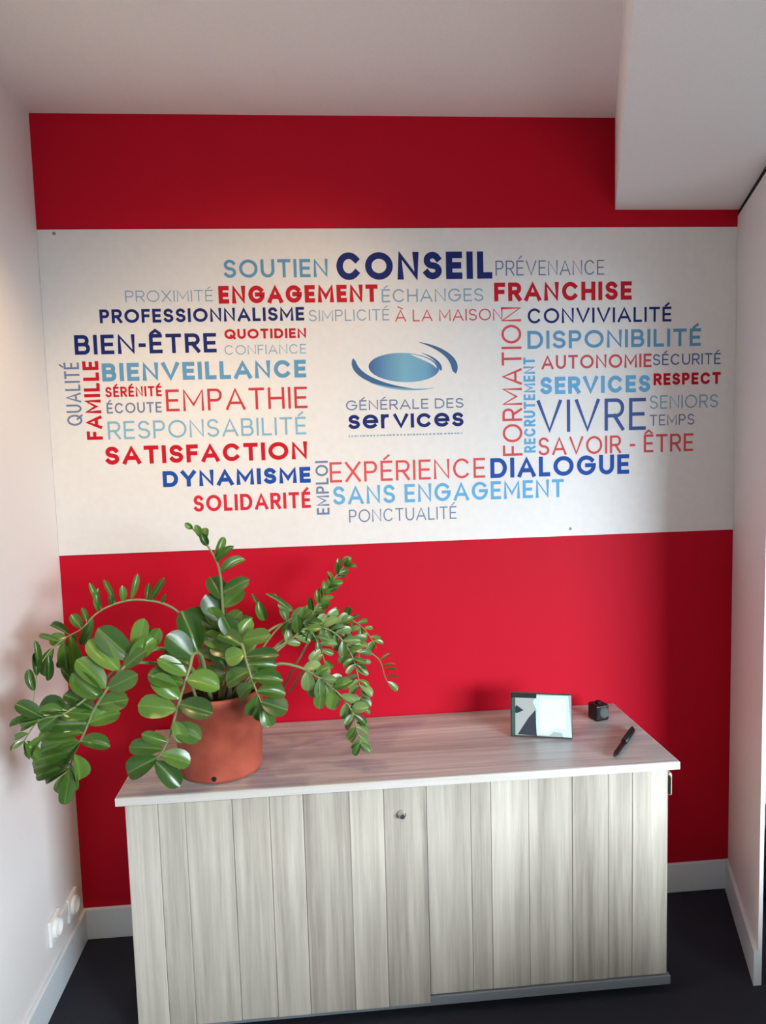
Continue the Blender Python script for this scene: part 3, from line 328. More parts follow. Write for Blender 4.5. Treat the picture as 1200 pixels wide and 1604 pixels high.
(0.0042,[[0.6527,-0.4,1.0],[0.7309,-0.42,1.0706],[0.8003,-0.42,1.0611],[0.8582,-0.42,1.0256],[0.9087,-0.42,0.9807],[0.9477,-0.43,0.9283],[0.9639,-0.44,0.8677],[0.9735,-0.44,0.815]],[[0.8582,-0.42,1.0256,-0.3443,0.1881,-0.9198,0.0723,-0.4339,-0.9007,-0.0218,0.0328],[0.8671,-0.42,1.0175,-0.1464,-0.0271,-0.9889,0.0837,-0.3076,-0.9488,0.0715,0.0365],[0.8942,-0.42,0.993,-0.2054,-0.3096,-0.9284,0.0547,-0.35,-0.8627,0.3651,0.0328],[0.8122,-0.42,1.0539,0.9761,0.0202,0.2162,0.0526,-0.0958,-0.8536,0.5121,0.028],[0.8217,-0.42,1.048,0.0404,-0.0701,-0.9967,0.0601,-0.0601,-0.9959,0.0676,0.0395],[0.8305,-0.42,1.0426,0.9876,0.1543,0.0288,0.0575,0.0845,-0.6775,0.7307,0.0322],[0.837,-0.42,1.0386,0.0695,0.2868,-0.9555,0.0598,-0.3463,-0.8913,-0.2927,0.0309],[0.8466,-0.42,1.0328,0.812,-0.1241,0.5703,0.0459,-0.3763,-0.8582,0.3491,0.0211],[0.8559,-0.42,1.027,0.0096,-0.1968,-0.9804,0.0591,0.1835,-0.9634,0.1952,0.0356],[0.8623,-0.42,1.0219,0.981,-0.1309,-0.143,0.0498,-0.0341,-0.8426,0.5374,0.0249],[0.8687,-0.42,1.0162,0.2437,0.2045,-0.9481,0.0607,0.0022,-0.9776,-0.2103,0.0249],[0.8755,-0.42,1.0102,0.9443,0.2516,0.2123,0.0526,0.0287,-0.7053,0.7083,0.0284],[0.882,-0.42,1.0045,0.1247,-0.0926,-0.9879,0.0472,0.122,-0.9867,0.1078,0.0277],[0.8896,-0.42,0.9976,0.962,0.2555,-0.0967,0.0561,0.251,-0.6873,0.6816,0.0323],[0.8963,-0.42,0.9917,0.1248,0.2001,-0.9718,0.0594,0.007,-0.9796,-0.2008,0.0276],[0.9036,-0.42,0.9852,0.8933,-0.0702,0.444,0.0578,-0.3067,-0.8173,0.4879,0.0309],[0.9101,-0.4204,0.9788,-0.3907,0.1327,-0.9109,0.06,-0.1931,-0.9794,-0.0599,0.0349],[0.9149,-0.4216,0.9723,0.9266,-0.2416,-0.2881,0.0487,-0.0431,-0.8294,0.557,0.0231],[0.9201,-0.4229,0.9654,-0.4704,-0.0812,-0.8787,0.0403,-0.3721,-0.8847,0.2809,0.0227],[0.9252,-0.4243,0.9584,0.9942,-0.0905,-0.0578,0.0484,-0.0535,-0.884,0.4644,0.0265],[0.9311,-0.4257,0.9506,-0.1444,-0.0031,-0.9895,0.0541,-0.3118,-0.9489,0.0484,0.0248],[0.9369,-0.4272,0.9428,0.9334,0.3066,-0.1864,0.0581,0.3584,-0.821,0.4444,0.0262],[0.9413,-0.4284,0.9368,0.0126,0.1857,-0.9825,0.0527,-0.3596,-0.916,-0.1777,0.023],[0.9472,-0.4299,0.9289,0.8883,-0.3719,0.2695,0.0549,-0.4592,-0.7316,0.5038,0.0322],[0.95,-0.4315,0.9194,-0.6674,-0.4814,-0.5682,0.0399,0.1721,-0.8421,0.5112,0.019],[0.9521,-0.4327,0.9119,0.7424,0.0192,-0.6697,0.0536,0.4232,-0.7884,0.4465,0.0235],[0.9543,-0.4341,0.9037,-0.5298,0.2796,-0.8007,0.0497,-0.652,-0.738,0.1737,0.0203],[0.9571,-0.4358,0.8933,0.778,0.399,-0.4853,0.0443,0.6279,-0.5194,0.5796,0.0158],[0.9593,-0.4371,0.885,-0.647,-0.0099,-0.7624,0.0447,-0.2908,-0.9211,0.2588,0.0201],[0.9612,-0.4383,0.8777,0.7769,0.2486,-0.5785,0.0476,0.5253,-0.7624,0.3778,0.0237],[0.9638,-0.4399,0.8683,-0.4995,0.2729,-0.8222,0.046,-0.5753,-0.8141,0.0792,0.02],[0.9659,-0.44,0.857,0.6445,0.279,-0.7119,0.047,0.537,-0.8279,0.1617,0.0206],[0.9678,-0.44,0.8466,-0.526,0.177,-0.8318,0.0387,-0.3139,-0.9494,-0.0035,0.0164],[0.9695,-0.44,0.8372,0.7169,-0.3224,-0.6182,0.0397,0.1388,-0.8029,0.5797,0.0198],[0.971,-0.44,0.8289,-0.5125,-0.2467,-0.8225,0.0408,-0.1474,-0.9184,0.3673,0.0212],[0.973,-0.44,0.818,0.9634,-0.1172,-0.2412,0.0327,0.0581,-0.7868,0.6145,0.0172]]),
(0.0035,[[0.6391,-0.36,0.9931],[0.6982,-0.35,1.0745],[0.7754,-0.34,1.1224],[0.8242,-0.34,1.1532],[0.8608,-0.35,1.1051],[0.8775,-0.36,1.0386]],[[0.756,-0.3425,1.1103,0.3809,0.1949,0.9038,0.0485,-0.0774,-0.9674,0.2413,0.0244],[0.7665,-0.3411,1.1168,0.9733,0.1615,-0.1631,0.0449,0.2223,-0.8402,0.4946,0.0208],[0.7798,-0.34,1.1252,0.1338,0.2531,0.9582,0.0545,-0.2748,-0.9194,0.2812,0.023],[0.7913,-0.34,1.1324,0.9284,0.086,-0.3614,0.0521,0.2857,-0.7871,0.5467,0.0226],[0.8017,-0.34,1.139,-0.0076,-0.3084,0.9512,0.0632,-0.008,-0.9512,-0.3084,0.031],[0.8129,-0.34,1.146,0.8125,0.2594,-0.5221,0.0453,0.48,-0.8059,0.3466,0.0222],[0.8249,-0.3402,1.1523,0.9808,-0.1936,0.0235,0.0451,-0.1715,-0.799,0.5764,0.0234],[0.8317,-0.3421,1.1433,-0.3783,0.2732,-0.8845,0.0478,-0.4577,-0.8857,-0.0778,0.0166],[0.8404,-0.3444,1.1318,0.9466,-0.2587,-0.1926,0.0454,-0.0682,-0.7442,0.6645,0.017],[0.8497,-0.347,1.1196,0.0632,-0.1775,-0.9821,0.0429,0.3266,-0.9262,0.1884,0.0215],[0.8584,-0.3494,1.1082,0.9845,-0.1556,0.0805,0.0547,-0.168,-0.7084,0.6855,0.0246],[0.8632,-0.3515,1.0954,-0.7232,-0.3477,-0.5968,0.0485,0.1147,-0.9125,0.3926,0.0256],[0.8659,-0.3531,1.0845,0.9171,-0.0037,-0.3986,0.0417,0.0981,-0.9671,0.2346,0.0182],[0.869,-0.3549,1.0725,-0.7305,-0.4005,-0.5531,0.0415,0.1121,-0.8693,0.4814,0.0175],[0.8726,-0.3571,1.058,0.6557,0.2201,-0.7223,0.043,0.2493,-0.966,-0.068,0.0151],[0.8755,-0.3588,1.0463,-0.3251,0.2643,-0.908,0.0575,-0.1885,-0.959,-0.2117,0.022]]),
(0.003,[[0.617,-0.33,0.9942],[0.7267,-0.31,1.1406],[0.8055,-0.3,1.1936],[0.7769,-0.3,1.2049],[0.7309,-0.3,1.2563]],[[0.7571,-0.3,1.192,-0.3354,0.0257,0.9417,0.0466,0.404,-0.8991,0.1685,0.027],[0.6941,-0.31,1.1855,-0.404,0.2201,0.8879,0.0815,0.2915,-0.889,0.353,0.0115],[0.6995,-0.31,1.1774,-0.2313,-0.3362,0.913,0.0639,0.0864,-0.9418,-0.3249,0.0307],[0.7904,-0.3,1.2023,-0.8725,0.042,0.4868,0.0521,0.093,-0.9638,0.2499,0.0251],[0.7772,-0.3,1.2108,-0.7398,-0.2127,0.6383,0.0911,0.4748,-0.8372,0.2714,0.0135]]),
(0.003,[[0.6277,-0.34,0.9969],[0.7432,-0.3,1.0874],[0.8621,-0.26,1.1514],[0.9411,-0.25,1.1247],[0.9755,-0.25,1.0717],[0.9877,-0.25,1.0093]],[[0.8198,-0.2741,1.1286,-0.0678,-0.0897,0.9937,0.0549,0.2967,-0.9527,-0.0657,0.0233],[0.8303,-0.2705,1.1343,0.7678,-0.326,-0.5516,0.0551,-0.015,-0.8698,0.4932,0.0283],[0.8401,-0.2673,1.1396,-0.1361,-0.1494,0.9794,0.0454,0.3573,-0.9295,-0.0921,0.021],[0.8485,-0.2645,1.1441,0.8797,-0.3566,-0.3147,0.0552,-0.0679,-0.749,0.659,0.0332],[0.8589,-0.2611,1.1497,0.0143,0.2563,0.9665,0.0543,0.234,-0.9406,0.246,0.0309],[0.8711,-0.2588,1.1484,0.2049,0.2808,-0.9376,0.0567,0.5463,-0.8277,-0.1285,0.03],[0.8822,-0.2574,1.1446,0.7721,0.188,0.607,0.0529,-0.0526,-0.933,0.3559,0.0294],[0.893,-0.2561,1.141,-0.0506,-0.0306,-0.9983,0.0491,0.2472,-0.9688,0.0172,0.0236],[0.9038,-0.2547,1.1373,0.758,0.1026,0.6441,0.049,-0.1557,-0.9305,0.3315,0.0222],[0.9159,-0.2532,1.1333,-0.0656,-0.0194,-0.9977,0.0501,-0.3293,-0.9434,0.04,0.0294],[0.9284,-0.2516,1.129,0.7991,-0.0317,0.6003,0.0493,-0.3837,-0.7957,0.4687,0.0268],[0.9402,-0.2501,1.125,-0.0526,-0.3978,-0.916,0.0377,-0.1714,-0.9,0.4007,0.0156],[0.9473,-0.25,1.1151,0.8864,-0.3142,0.3399,0.043,-0.4537,-0.7356,0.5031,0.0189],[0.9533,-0.25,1.106,-0.4877,-0.2889,-0.8239,0.0424,-0.3182,-0.82,0.4758,0.0239],[0.9607,-0.25,1.0946,0.99,0.1169,-0.0788,0.0446,0.1409,-0.8369,0.5289,0.0213],[0.9679,-0.25,1.0834,-0.3881,0.2417,-0.8894,0.0445,-0.3892,-0.9177,-0.0796,0.0164],[0.9756,-0.25,1.0715,0.8722,-0.4891,-0.0034,0.0415,-0.3292,-0.5923,0.7354,0.0215],[0.9778,-0.25,1.0603,-0.6776,0.0449,-0.7341,0.0369,-0.2469,-0.9541,0.1696,0.0218],[0.9806,-0.25,1.046,0.9464,0.2857,-0.1508,0.0476,0.3147,-0.7102,0.6297,0.024],[0.9831,-0.25,1.033,-0.8356,-0.3886,-0.3884,0.0446,0.0903,-0.7945,0.6006,0.0212],[0.9853,-0.25,1.0217,0.9897,0.0304,-0.14,0.0356,0.0803,-0.9267,0.367,0.0157]]),
(0.004,[[0.5769,-0.36,0.9869],[0.5909,-0.38,1.0698],[0.5895,-0.4,1.1422],[0.5719,-0.41,1.2019]],[[0.5802,-0.3699,1.0287,-0.9912,-0.1128,-0.0696,0.0956,0.0664,-0.8771,0.4756,0.0747],[0.5855,-0.375,1.0493,0.9998,-0.0196,-0.0051,0.0894,-0.016,-0.9204,0.3906,0.0447],[0.5899,-0.3829,1.0803,-0.9286,0.1471,0.3407,0.0858,0.12,-0.7498,0.6507,0.0482],[0.5907,-0.3857,1.0906,0.9366,0.1561,0.3136,0.0847,-0.0215,-0.8678,0.4964,0.0482],[0.5886,-0.3972,1.132,-0.8106,-0.1718,0.5598,0.0716,0.3004,-0.9426,0.1458,0.0479],[0.5863,-0.3774,1.0597,-0.6282,-0.0527,0.7762,0.0658,0.4558,-0.8335,0.3122,0.0409],[0.5865,-0.4017,1.1522,0.6736,-0.1161,0.7299,0.064,-0.1187,-0.9918,-0.0482,0.0441]]),
(0.0028,[[0.8618,-0.24,1.1466],[0.9429,-0.22,1.1523],[1.0033,-0.21,1.1116],[1.0424,-0.21,1.0469]],[[0.8839,-0.2345,1.1481,0.5866,0.0891,0.805,0.0481,0.03,-0.9956,0.0884,0.0207],[0.8971,-0.2312,1.1491,0.8148,-0.111,-0.569,0.0425,0.2492,-0.8192,0.5165,0.0206],[0.9118,-0.2276,1.1501,0.5143,-0.3545,0.7809,0.0423,-0.5383,-0.8423,-0.0279,0.0157],[0.9242,-0.2246,1.151,0.4192,0.2249,-0.8796,0.0525,0.3705,-0.9269,-0.0604,0.0246],[0.9361,-0.2217,1.1518,0.3463,-0.2564,0.9024,0.0453,-0.0638,-0.9661,-0.25,0.0226],[0.9475,-0.2192,1.1492,-0.0285,0.0269,-0.9992,0.0423,0.0779,-0.9965,-0.0291,0.0156],[0.9593,-0.2173,1.1413,0.9553,0.0252,0.2944,0.0341,-0.0798,-0.9374,0.3391,0.0143],[0.9693,-0.2156,1.1345,-0.0453,0.2576,-0.9652,0.0415,-0.0706,-0.9646,-0.2541,0.0148],[0.9809,-0.2137,1.1267,0.9412,0.3042,0.1474,0.0389,0.2382,-0.9063,0.3491,0.0156],[0.9931,-0.2117,1.1184,-0.0124,-0.477,-0.8788,0.0345,-0.058,-0.8771,0.4769,0.0158],[1.0044,-0.21,1.1098,0.9995,0.0169,0.025,0.0298,-0.0039,-0.7498,0.6617,0.0139],[1.012,-0.21,1.0972,-0.5717,-0.4076,-0.712,0.0413,0.0838,-0.8923,0.4436,0.0226],[1.0177,-0.21,1.0877,0.8493,0.3906,-0.3553,0.0444,0.5247,-0.6989,0.4861,0.0166],[1.025,-0.21,1.0756,-0.4816,-0.2365,-0.8439,0.0365,-0.1242,-0.9348,0.3328,0.0207],[1.0311,-0.21,1.0655,0.9708,0.051,-0.2343,0.0361,0.2017,-0.7022,0.6828,0.0143]])]
for text, ink, wt, vert, x0, z0, x1, z1 in WORDS:
    if vert: bms = word_mesh(text, wt, z1-z0, x1-x0)
    else: bms = word_mesh(text, wt, x1-x0, z1-z0)
    for bm, single in zip(bms, text.split(' ')):
        if vert: bmesh.ops.transform(bm, matrix=Matrix.Rotation(-math.pi/2, 4, 'Y'), verts=bm.verts)   # reads upwards, letter tops to the left
        o = obj('word', bm, INKM[ink], mural, loc=(x1 if vert else x0, -MT-.0003, z0-Z1))
        o['label'] = DESC[ink]+(' dash before ÊTRE' if single == '-' else ' word '+single)+(' running upwards' if vert else '')

# the emblem under the word cloud's centre: an eye-shaped oval between two swooshes
def flat(name, pts, m, y=-MT-.0004):
    bm = bmesh.new(); vs = [bm.verts.new((x, y, z-Z1)) for x, z in pts]; bm.faces.new(vs)
    bmesh.ops.triangulate(bm, faces=bm.faces); return obj(name, bm, m, mural)
m = D.materials.new('emblem_oval_ink'); m.use_nodes = True; nt = m.node_tree; b_ = nt.nodes['Principled BSDF']; b_.inputs['Roughness'].default_value = .5
tc = nt.nodes.new('ShaderNodeTexCoord'); sx = nt.nodes.new('ShaderNodeSeparateXYZ'); nt.links.new(tc.outputs['Generated'], sx.inputs[0])
cr = nt.nodes.new('ShaderNodeValToRGB'); nt.links.new(sx.outputs[0], cr.inputs[0]); nt.links.new(cr.outputs[0], b_.inputs['Base Color'])
e = cr.color_ramp.elements; e[0].position = 0; e[0].color = (*lin((28, 78, 140)), 1); e[1].position = 1; e[1].color = (*lin((40, 100, 160)), 1)
for p_, c_ in ((.22, (74, 128, 172)), (.5, (104, 164, 190)), (.8, (92, 152, 186))): q_ = e.new(p_); q_.color = (*lin(c_), 1)
M_oval = m
M_swoosh = mat('emblem_dark_ink', lin((24, 84, 134)), .5, bscale=20); M_swoosh2 = mat('emblem_pale_ink', lin((96, 156, 184)), .5, bscale=20)
ec = (1.178, 1.957); ta = math.radians(-3)
def el(a, rx, rz, c=ec, tilt=ta):
    x, z = rx*math.cos(math.radians(a)), rz*math.sin(math.radians(a)); return (c[0]+x*math.cos(tilt)-z*math.sin(tilt), c[1]+x*math.sin(tilt)+z*math.cos(tilt))
flat('emblem_oval', [el(a, .121, .049) for a in range(0, 360, 6)], M_oval)
def swoosh(name, a0, a1, rx, rz, wmax, m, c, peak=.5, y=-MT-.0004):
    n = 22; bm = bmesh.new(); prev = None
    for i in range(n+1):
        t = i/n; a = a0+(a1-a0)*t
        wd = wmax*(math.sin(math.pi*t**(math.log(.5)/math.log(peak)))**.8 if 0 < t < 1 else 0)+.0004
        p = Vector(el(a, rx, rz, c)); q = Vector(el(a, rx-wd*1.2, rz-wd, c))
        cur = (bm.verts.new((p.x, y, p.y-Z1)), bm.verts.new((q.x, y, q.y-Z1)))
        if prev: bm.faces.new((prev[0], prev[1], cur[1], cur[0]))
        prev = cur
    return obj(name, bm, m, mural)
swoosh('emblem_swoosh', 168, 282, .192, .082, .019, M_swoosh, (1.192, 1.965), .35)
swoosh('emblem_swoosh', 225, 300, .190, .0825, .006, M_swoosh2, (1.192, 1.963), .5, -MT-.0005)
swoosh('emblem_swoosh', -14, 78, .175, .084, .019, M_swoosh, (1.188, 1.962), .28)
swoosh('emblem_highlight', 2, 80, .112, .046, .010, M_mural, (1.178, 1.957), .5, -MT-.0006)
swoosh('emblem_arc', -8, 62, .136, .058, .008, M_swoosh, (1.172, 1.958), .3, -MT-.0005)
for bm in word_mesh('GÉNÉRALE DES', .14, .4045, .034):
    o = obj('company_name', bm, INKM['slate'], mural, loc=(.9762, -MT-.0003, 1.8165-Z1)); o['label'] = 'thin grey blue upper line of lettering under the emblem'
# lower-case lettering of the second line
GL2 = {'s': GL['S'], 'e': (.95, [[(.29, .5), (1, .5)] + arc(.5, .5, .5, .5, 6, 315, 20)]), 'r': (.6, [[(0, 0), (0, 1)], [(0, .6)] + arc(.6, .55, .6, .45, 170, 80, 6)]),
       'v': GL['V'], 'i': (.0, [[(0, 0), (0, 1)]]), 'c': GL['C']}
for k_, v_ in GL2.items(): GL[k_] = v_
def lower(text, wt, w, h):
    keep = GL['I']; return word_mesh(text, wt, w, h)
GL['i'] = (.18, [[(.5, 0), (.5, 1)]])
o = obj('company_name', lower('services', .24, .397, .048)[0], INKM['navy'], mural, loc=(.9827, -MT-.0003, 1.7535-Z1)); o['label'] = 'bold navy lower line of lettering under the emblem'
bm = bmesh.new(); rnd = random.Random(3); x = .982
while x < 1.375:
    l_ = rnd.uniform(.004, .009); box(bm, x, x+l_, -MT-.0004, -MT-.0001, 1.727-Z1, 1.7325-Z1); x += l_+rnd.uniform(.0025, .006)
o = obj('tagline', bm, INKM['pale'], mural); o['label'] = 'tiny pale blue line of print too small to read'
for x, z in ((.0541, 2.4054), (1.7552, 1.3834)):
    obj('screw', lathe([(0, .0016), (.004, .0012), (.0055, 0)], 16, M=Matrix.Rotation(math.pi/2, 4, 'X')), M_rail, mural, loc=(x, -MT, z-Z1))

# ------------------------------------------------------------------ double socket on the left wall
sk = thing('wall_socket', 'white double power socket low on the white left wall beside the corner', 'socket', (0, -.2, .205))
def sock(yc, zc):
    a = obj('socket_plate', bx(0, .011, yc-.041, yc+.041, zc-.041, zc+.041, bev=.004), M_plastic, sk)
    Mx = Matrix.Translation((.011, yc, zc)) @ Matrix.Rotation(math.pi/2, 4, 'Y')
    obj('socket_ring', lathe([(.030, 0), (.030, .010), (.026, .012), (.024, .010), (.022, -.002), (0, -.002)], 28, M=Mx), M_plastic, a, smooth=False)
    for dy in (-.0095, .0095): obj('socket_hole', lathe([(0, .0002), (.003, .0002), (.003, -.001)], 12, M=Matrix.Translation((.0095, yc+dy, zc)) @ Matrix.Rotation(math.pi/2, 4, 'Y')), M_dark, a)
sock(-.072, .022); sock(.083, -.015+.01)
obj('socket_bridge', bx(0, .008, -.035, .045, -.014, .028, bev=.003), M_plastic, sk)

# ------------------------------------------------------------------ cabinet
X0, X1, DP, HC = .2823, 1.9121, .5016, .74
cab = thing('storage_cabinet', 'long low grey oak laminate cabinet with two sliding doors against the red wall', 'cabinet', (0, 0, 0))
obj('top', bx(X0+.002, X1-.002, -DP+.003, -.004, HC-.022, HC, bev=.003), M_wood_h, cab)
o = obj('edge_band', bx(X0, X1, -DP, -DP+.004, HC-.024, HC-.001, bev=.0015), M_edge, cab); o['label'] = 'pale front edge strip of the top'
o = obj('edge_band', bx(X1-.003, X1, -DP+.003, -.004, HC-.024, HC-.001, bev=.001), M_edge, cab)
o = obj('edge_band', bx(X0, X0+.003, -DP+.003, -.004, HC-.024, HC-.001, bev=.001), M_edge, cab)
BX0, BX1 = .306, 1.888
for xa, xb in ((BX0, BX0+.018), (BX1-.018, BX1)): obj('side_panel', bx(xa, xb, -.468, -.006, .034, HC-.0245, bev=.001), M_wood_v, cab)
obj('back_panel', bx(BX0+.0185, BX1-.0185, -.016, -.006, .034, HC-.0245), M_shelf, cab)
obj('bottom_panel', bx(BX0+.0185, BX1-.0185, -.462, -.0165, .034, .052), M_shelf, cab)
o = obj('bottom_rail', bx(BX0, BX1+.006, -.488, -.4685, .030, .058, bev=.0015), M_rail, cab); o['label'] = 'dark grey bottom track of the doors'
for fx in (BX0+.05, BX1-.05):
    for fy in (-.43, -.05): obj('foot', lathe([(0, 0), (.022, 0), (.022, .01), (.012, .014), (.012, .034)], 16), M_black, cab, loc=(fx, fy, 0))
def door(xs, y0, y1, zb, name='sliding_door'):
    d = obj(name, bx(xs[0], xs[-1], y1-.006, y1, zb, HC-.028), M_shelf, cab)     # backing that carries the boards
    for k, (a, b) in enumerate(zip(xs, xs[1:])):
        obj('board', bx(a+.0004, b-.0004, y0+(0, .0012, .0004, .0016)[k % 4], y1-.0062, zb, HC-.028, bev=.0016, seg=1), M_wood_v, d)
    return d
dl = door([BX0, .395, .47, .60, .705, .80, .931, 1.03, 1.154], -.502+.008, -.480, .042)
dr = door([1.1545, 1.285, 1.345, 1.458, 1.59, 1.70, 1.774, BX1-.004], -.484, -.4695, .062)
lk = obj('lock', lathe([(.0125, 0), (.0125, .004), (.010, .006), (.0085, .0145), (.007, .016), (0, .016)], 24, M=Matrix.Rotation(math.pi/2, 4, 'X')), M_metal, dl, smooth=False, loc=(1.082, -.494, .634)); lk['label'] = 'round chrome lock'
o = obj('side_bracket', bx(BX1, BX1+.012, -.478, -.40, .625, .695, bev=.005), M_beige, cab); o['label'] = 'small beige bracket on the right side'
obj('bracket_slot', bx(BX1-.003, BX1+.004, -.487, -.4785, .632, .690, bev=.002), M_black, cab)

# ------------------------------------------------------------------ potted plant
PX, PY = .553, -.335
m = D.materials.new('terracotta_plastic'); m.use_nodes = True; nt = m.node_tree; b_ = nt.nodes['Principled BSDF']; b_.inputs['Roughness'].default_value = .55
tc = nt.nodes.new('ShaderNodeTexCoord'); n1 = nt.nodes.new('ShaderNodeTexNoise'); n1.inputs['Scale'].default_value = 14; n1.inputs['Detail'].default_value = 6; nt.links.new(tc.outputs['Object'], n1.inputs[0])
cr = nt.nodes.new('ShaderNodeValToRGB'); cr.color_ramp.elements[0].position = .3; cr.color_ramp.elements[0].color = (*lin((150, 66, 50)), 1); cr.color_ramp.elements[1].position = .75; cr.color_ramp.elements[1].color = (*lin((186, 92, 70)), 1)
nt.links.new(n1.outputs[0], cr.inputs[0]); nt.links.new(cr.outputs[0], b_.inputs['Base Color']); M_clay = m
plant = thing('potted_plant', 'large leafy green plant with drooping glossy leaves in a terracotta coloured pot', 'plant', (PX, PY, HC))
pot = obj('pot', lathe([(0, 0), (.112, 0), (.120, .004), (.122, .012), (.1345, .225), (.1395, .226), (.1405, .246), (.139, .250), (.134, .250), (.1325, .244), (.130, .20), (0, .20)], 56), M_clay, plant, smooth=False)
for p in pot.data.polygons: p.use_smooth = abs(p.normal.z) < .6
for k in range(3):
    a = math.radians(-92+120*k)
    obj('drain_hole', lathe([(0, .0012), (.0065, .0012), (.0075, 0)], 14, M=Matrix.Rotation(a, 4, 'Z') @ Matrix.Translation((.1214+.0012, 0, .018)) @ Matrix.Rotation(math.pi/2-.055, 4, 'Y')), M_dark, pot)
bm = bmesh.new(); rr = random.Random(5); n = 26; rings = []
c0 = bm.verts.new((0, 0, .215))
for j in range(1, 8):
    r = .1295*j/7; rings.append([bm.verts.new((r*math.cos(2*math.pi*i/n), r*math.sin(2*math.pi*i/n), .212+rr.uniform(-.004, .006)-(.006 if j == 7 else 0))) for i in range(n)])
for i in range(n): bm.faces.new((c0, rings[0][i], rings[0][(i+1) % n]))
for a, b in zip(rings, rings[1:]):
    for i in range(n): bm.faces.new((a[i], b[i], b[(i+1) % n], a[(i+1) % n]))
obj('soil', bm, M_soil, plant)
def leaf_mesh(name, mtl, fold, curl, rr):
    me_bm = bmesh.new(); nx = 8; prof = [.0, .20, .36, .46, .50, .49, .42, .27, .0]; ts = [0, .12, .26, .42, .58, .73, .87, .96, 1]; rows = []
    for i in range(nx+1):
        t = ts[i]; hw = prof[i]; zc = curl*(t*t)*-.25+.05*math.sin(math.pi*t)
        if hw == 0: rows.append([me_bm.verts.new((t, 0, zc))])
        else: rows.append([me_bm.verts.new((t-abs(s)*.02, s*hw, zc+abs(s)**1.3*hw*fold)) for s in (-1, -.55, 0, .55, 1)])
    for a, b in zip(rows, rows[1:]):
        if len(a) == 1:
            for k in range(4): me_bm.faces.new((a[0], b[k+1], b[k]))
        elif len(b) == 1:
            for k in range(4): me_bm.faces.new((a[k], a[k+1], b[0]))
        else:
            for k in range(4): me_bm.faces.new((a[k], a[k+1], b[k+1], b[k]))
    me = D.meshes.new(name); me_bm.to_mesh(me); me_bm.free(); me.materials.append(mtl)
    for p in me.polygons: p.use_smooth = True
    return me
rr = random.Random(2)
LM = [leaf_mesh('leaf', M_leaf, f, c, rr) for f, c in ((.35, .5), (.22, .2), (.5, .8), (.15, -.3))]
LY = [leaf_mesh('leaf', M_leaf_y, f, c, rr) for f, c in ((.35, .5), (.2, .2))]
for si, (rad, path, leaves) in enumerate(STEMS):
    P = smooth_path([Vector(p)-Vector((PX, PY, HC)) for p in path])
    root = P[0].copy(); root.x *= .6; root.y *= .6; root.z = .205
    st = obj('stem', tube(bmesh.new(), [root]+P, rad*1.25, rad*.35, 8), M_stem, plant, smooth=True)
    young = si in (7, 9, 10, 11, 12, 13)
    for L_ in leaves:
        B = Vector(L_[0:3])-Vector((PX, PY, HC)); ax = Vector(L_[3:6]); ln = L_[6]; nn = Vector(L_[7:10]); wd = L_[10]*1.03
        B = min(P, key=lambda p: (p-B).length) if min((p-B).length for p in P) < .03 else B
        yv = nn.cross(ax).normalized(); nz = ax.cross(yv)
        pool = LY if (young and rr.random() < .6) else LM
        o = D.objects.new('leaf', rr.choice(pool)); C.objects.link(o); o.parent = st
        o.matrix_local = Matrix(((ax.x*ln, yv.x*wd, nz.x*ln, B.x), (ax.y*ln, yv.y*wd, nz.y*ln, B.y), (ax.z*ln, yv.z*wd, nz.z*ln, B.z), (0, 0, 0, 1)))

# ------------------------------------------------------------------ small tablet standing on the cabinet
bl, br = Vector((1.467, -.2514, HC)), Vector((1.654, -.3058, HC)); ang = math.atan2(br.y-bl.y, br.x-bl.x); wd = (br-bl).length; hh = .142
tb = thing('tablet', 'small upright tablet with a pale blue and grey reflection painted on its screen', 'tablet', bl, ang)
tilt = Matrix.Rotation(math.radians(-14), 4, 'X')
def tp(bm): bmesh.ops.transform(bm, matrix=Matrix.Translation((0, 0, .003)) @ tilt, verts=bm.verts); return bm
M_tab = mat('dark_tablet_case', (.05, .06, .06), .3)
obj('case', tp(bx(0, wd, 0, .009, 0, hh, bev=.003)), M_tab, tb)
scr = obj('screen', tp(bx(.003, wd-.001, -.0008, .001, .004, hh-.003)), M_black, tb)
def screen(name, pts, col, d):  # window reflection painted on the glass as flat, faintly glowing patches
    mm = mat('screen_reflection_'+name, lin(col), .25, bscale=20); b2 = mm.node_tree.nodes['Principled BSDF']; b2.inputs['Emission Color'].default_value = (*lin(col), 1); b2.inputs['Emission Strength'].default_value = .15
    bm = bmesh.new(); bm.faces.new([bm.verts.new((.004+x*(wd-.006), -.0009-d*.0001, .006+z*(hh-.011))) for x, z in pts]); obj('reflection_patch', tp(bm), mm, scr)
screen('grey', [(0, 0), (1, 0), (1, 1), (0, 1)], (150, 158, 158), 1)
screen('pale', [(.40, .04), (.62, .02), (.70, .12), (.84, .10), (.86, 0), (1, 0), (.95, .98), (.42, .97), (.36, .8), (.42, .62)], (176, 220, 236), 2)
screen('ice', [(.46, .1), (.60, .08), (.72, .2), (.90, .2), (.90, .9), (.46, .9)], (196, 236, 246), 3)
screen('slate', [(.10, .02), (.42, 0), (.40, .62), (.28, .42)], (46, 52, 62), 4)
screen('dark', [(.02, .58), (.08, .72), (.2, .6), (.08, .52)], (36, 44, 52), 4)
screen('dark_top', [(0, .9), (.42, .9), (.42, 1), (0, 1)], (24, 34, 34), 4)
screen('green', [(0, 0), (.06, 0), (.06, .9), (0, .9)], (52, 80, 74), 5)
bm = bmesh.new(); tube(bm, [(wd/2, .030, .105), (wd/2, .062, .003)], .005, .005, 8); tube(bm, [(wd/2-.03, .062, .004), (wd/2+.03, .062, .004)], .004, .004, 8)
obj('stand', bm, M_black, tb)

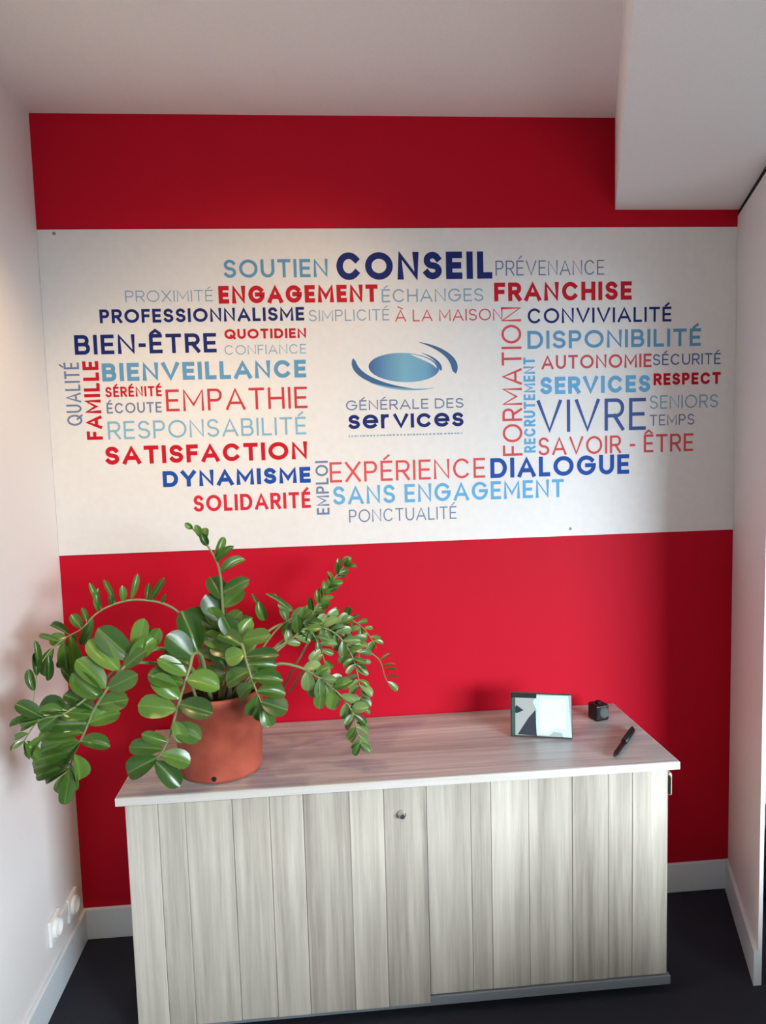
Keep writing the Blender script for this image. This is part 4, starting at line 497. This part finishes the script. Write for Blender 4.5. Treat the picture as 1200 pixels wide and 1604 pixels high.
# ------------------------------------------------------------------ small black gadget and the pen
gd = thing('small_clock', 'small rounded black cube with a round grey face beside the tablet', 'gadget', (1.803, -.140, HC), math.radians(14))
obj('body', bx(-.026, .026, -.026, .026, .0, .056, bev=.007, seg=3), M_black, gd)
obj('face', lathe([(0, .0015), (.015, .0015), (.0175, .003), (.019, 0)], 28, M=Matrix.Translation((.005, -.026, .030)) @ Matrix.Rotation(math.pi/2, 4, 'X')), mat('grey_face', (.07, .085, .085), .3), gd)
obj('knob', lathe([(.010, 0), (.010, .006), (.008, .008), (0, .008)], 20), M_black, gd, loc=(0, 0, .056))
a, b = Vector((1.727, -.460, 0)), Vector((1.8715, -.266, 0)); L_ = (b-a).length
pen = thing('pen', 'black pen lying diagonally near the right end of the cabinet top', 'pen', (a.x, a.y, HC+.0100), math.atan2(b.y-a.y, b.x-a.x))
RY = Matrix.Rotation(math.pi/2, 4, 'Y')
obj('barrel', lathe([(0, 0), (.0025, .001), (.0062, .018), (.0076, .03), (.0080, L_*.55), (0, L_*.55)], 20, M=RY), M_black, pen, smooth=True)
obj('cap', lathe([(0, L_*.5), (.0098, L_*.5), (.0098, L_*.93), (.006, L_*.985), (0, L_)], 20, M=RY), M_black, pen, smooth=True)
obj('clip', bx(L_*.56, L_*.95, -.003, .003, .0092, .0125, bev=.001), M_dark, pen)

# ------------------------------------------------------------------ dark low cabinet glimpsed past the partition's end
dc = thing('black_cabinet', 'black low cabinet just visible past the end of the right partition', 'cabinet', (2.68, -.17, 0))
obj('body', bx(-.26, .5, -.14, .15, .03, .30, bev=.003), M_black, dc); obj('top', bx(-.27, .51, -.15, .16, .3005, .318, bev=.002), M_shelf, dc)
obj('plinth', bx(-.24, .48, -.12, .14, 0, .0295), M_dark, dc)

# ------------------------------------------------------------------ unseen desk, added to shade the cabinet's lower right and bounce daylight up
dk = thing('shading_desk', 'plain white desk added out of view to shade the lower right of the cabinet', 'desk', (2.70, -2.08, 0))
M_shading_desk = mat('white_shading_desk_board', (.78, .78, .77), .5)
obj('shading_desk_top', bx(-.78, .85, -.38, .38, .715, .74, bev=.002), M_shading_desk, dk)
for x in (-.74, .79): obj('shading_desk_side', bx(x, x+.022, -.35, .35, 0, .7145, bev=.001), M_shading_desk, dk)
obj('shading_desk_panel', bx(-.7175, .7895, .28, .298, .02, .7145), M_shading_desk, dk)
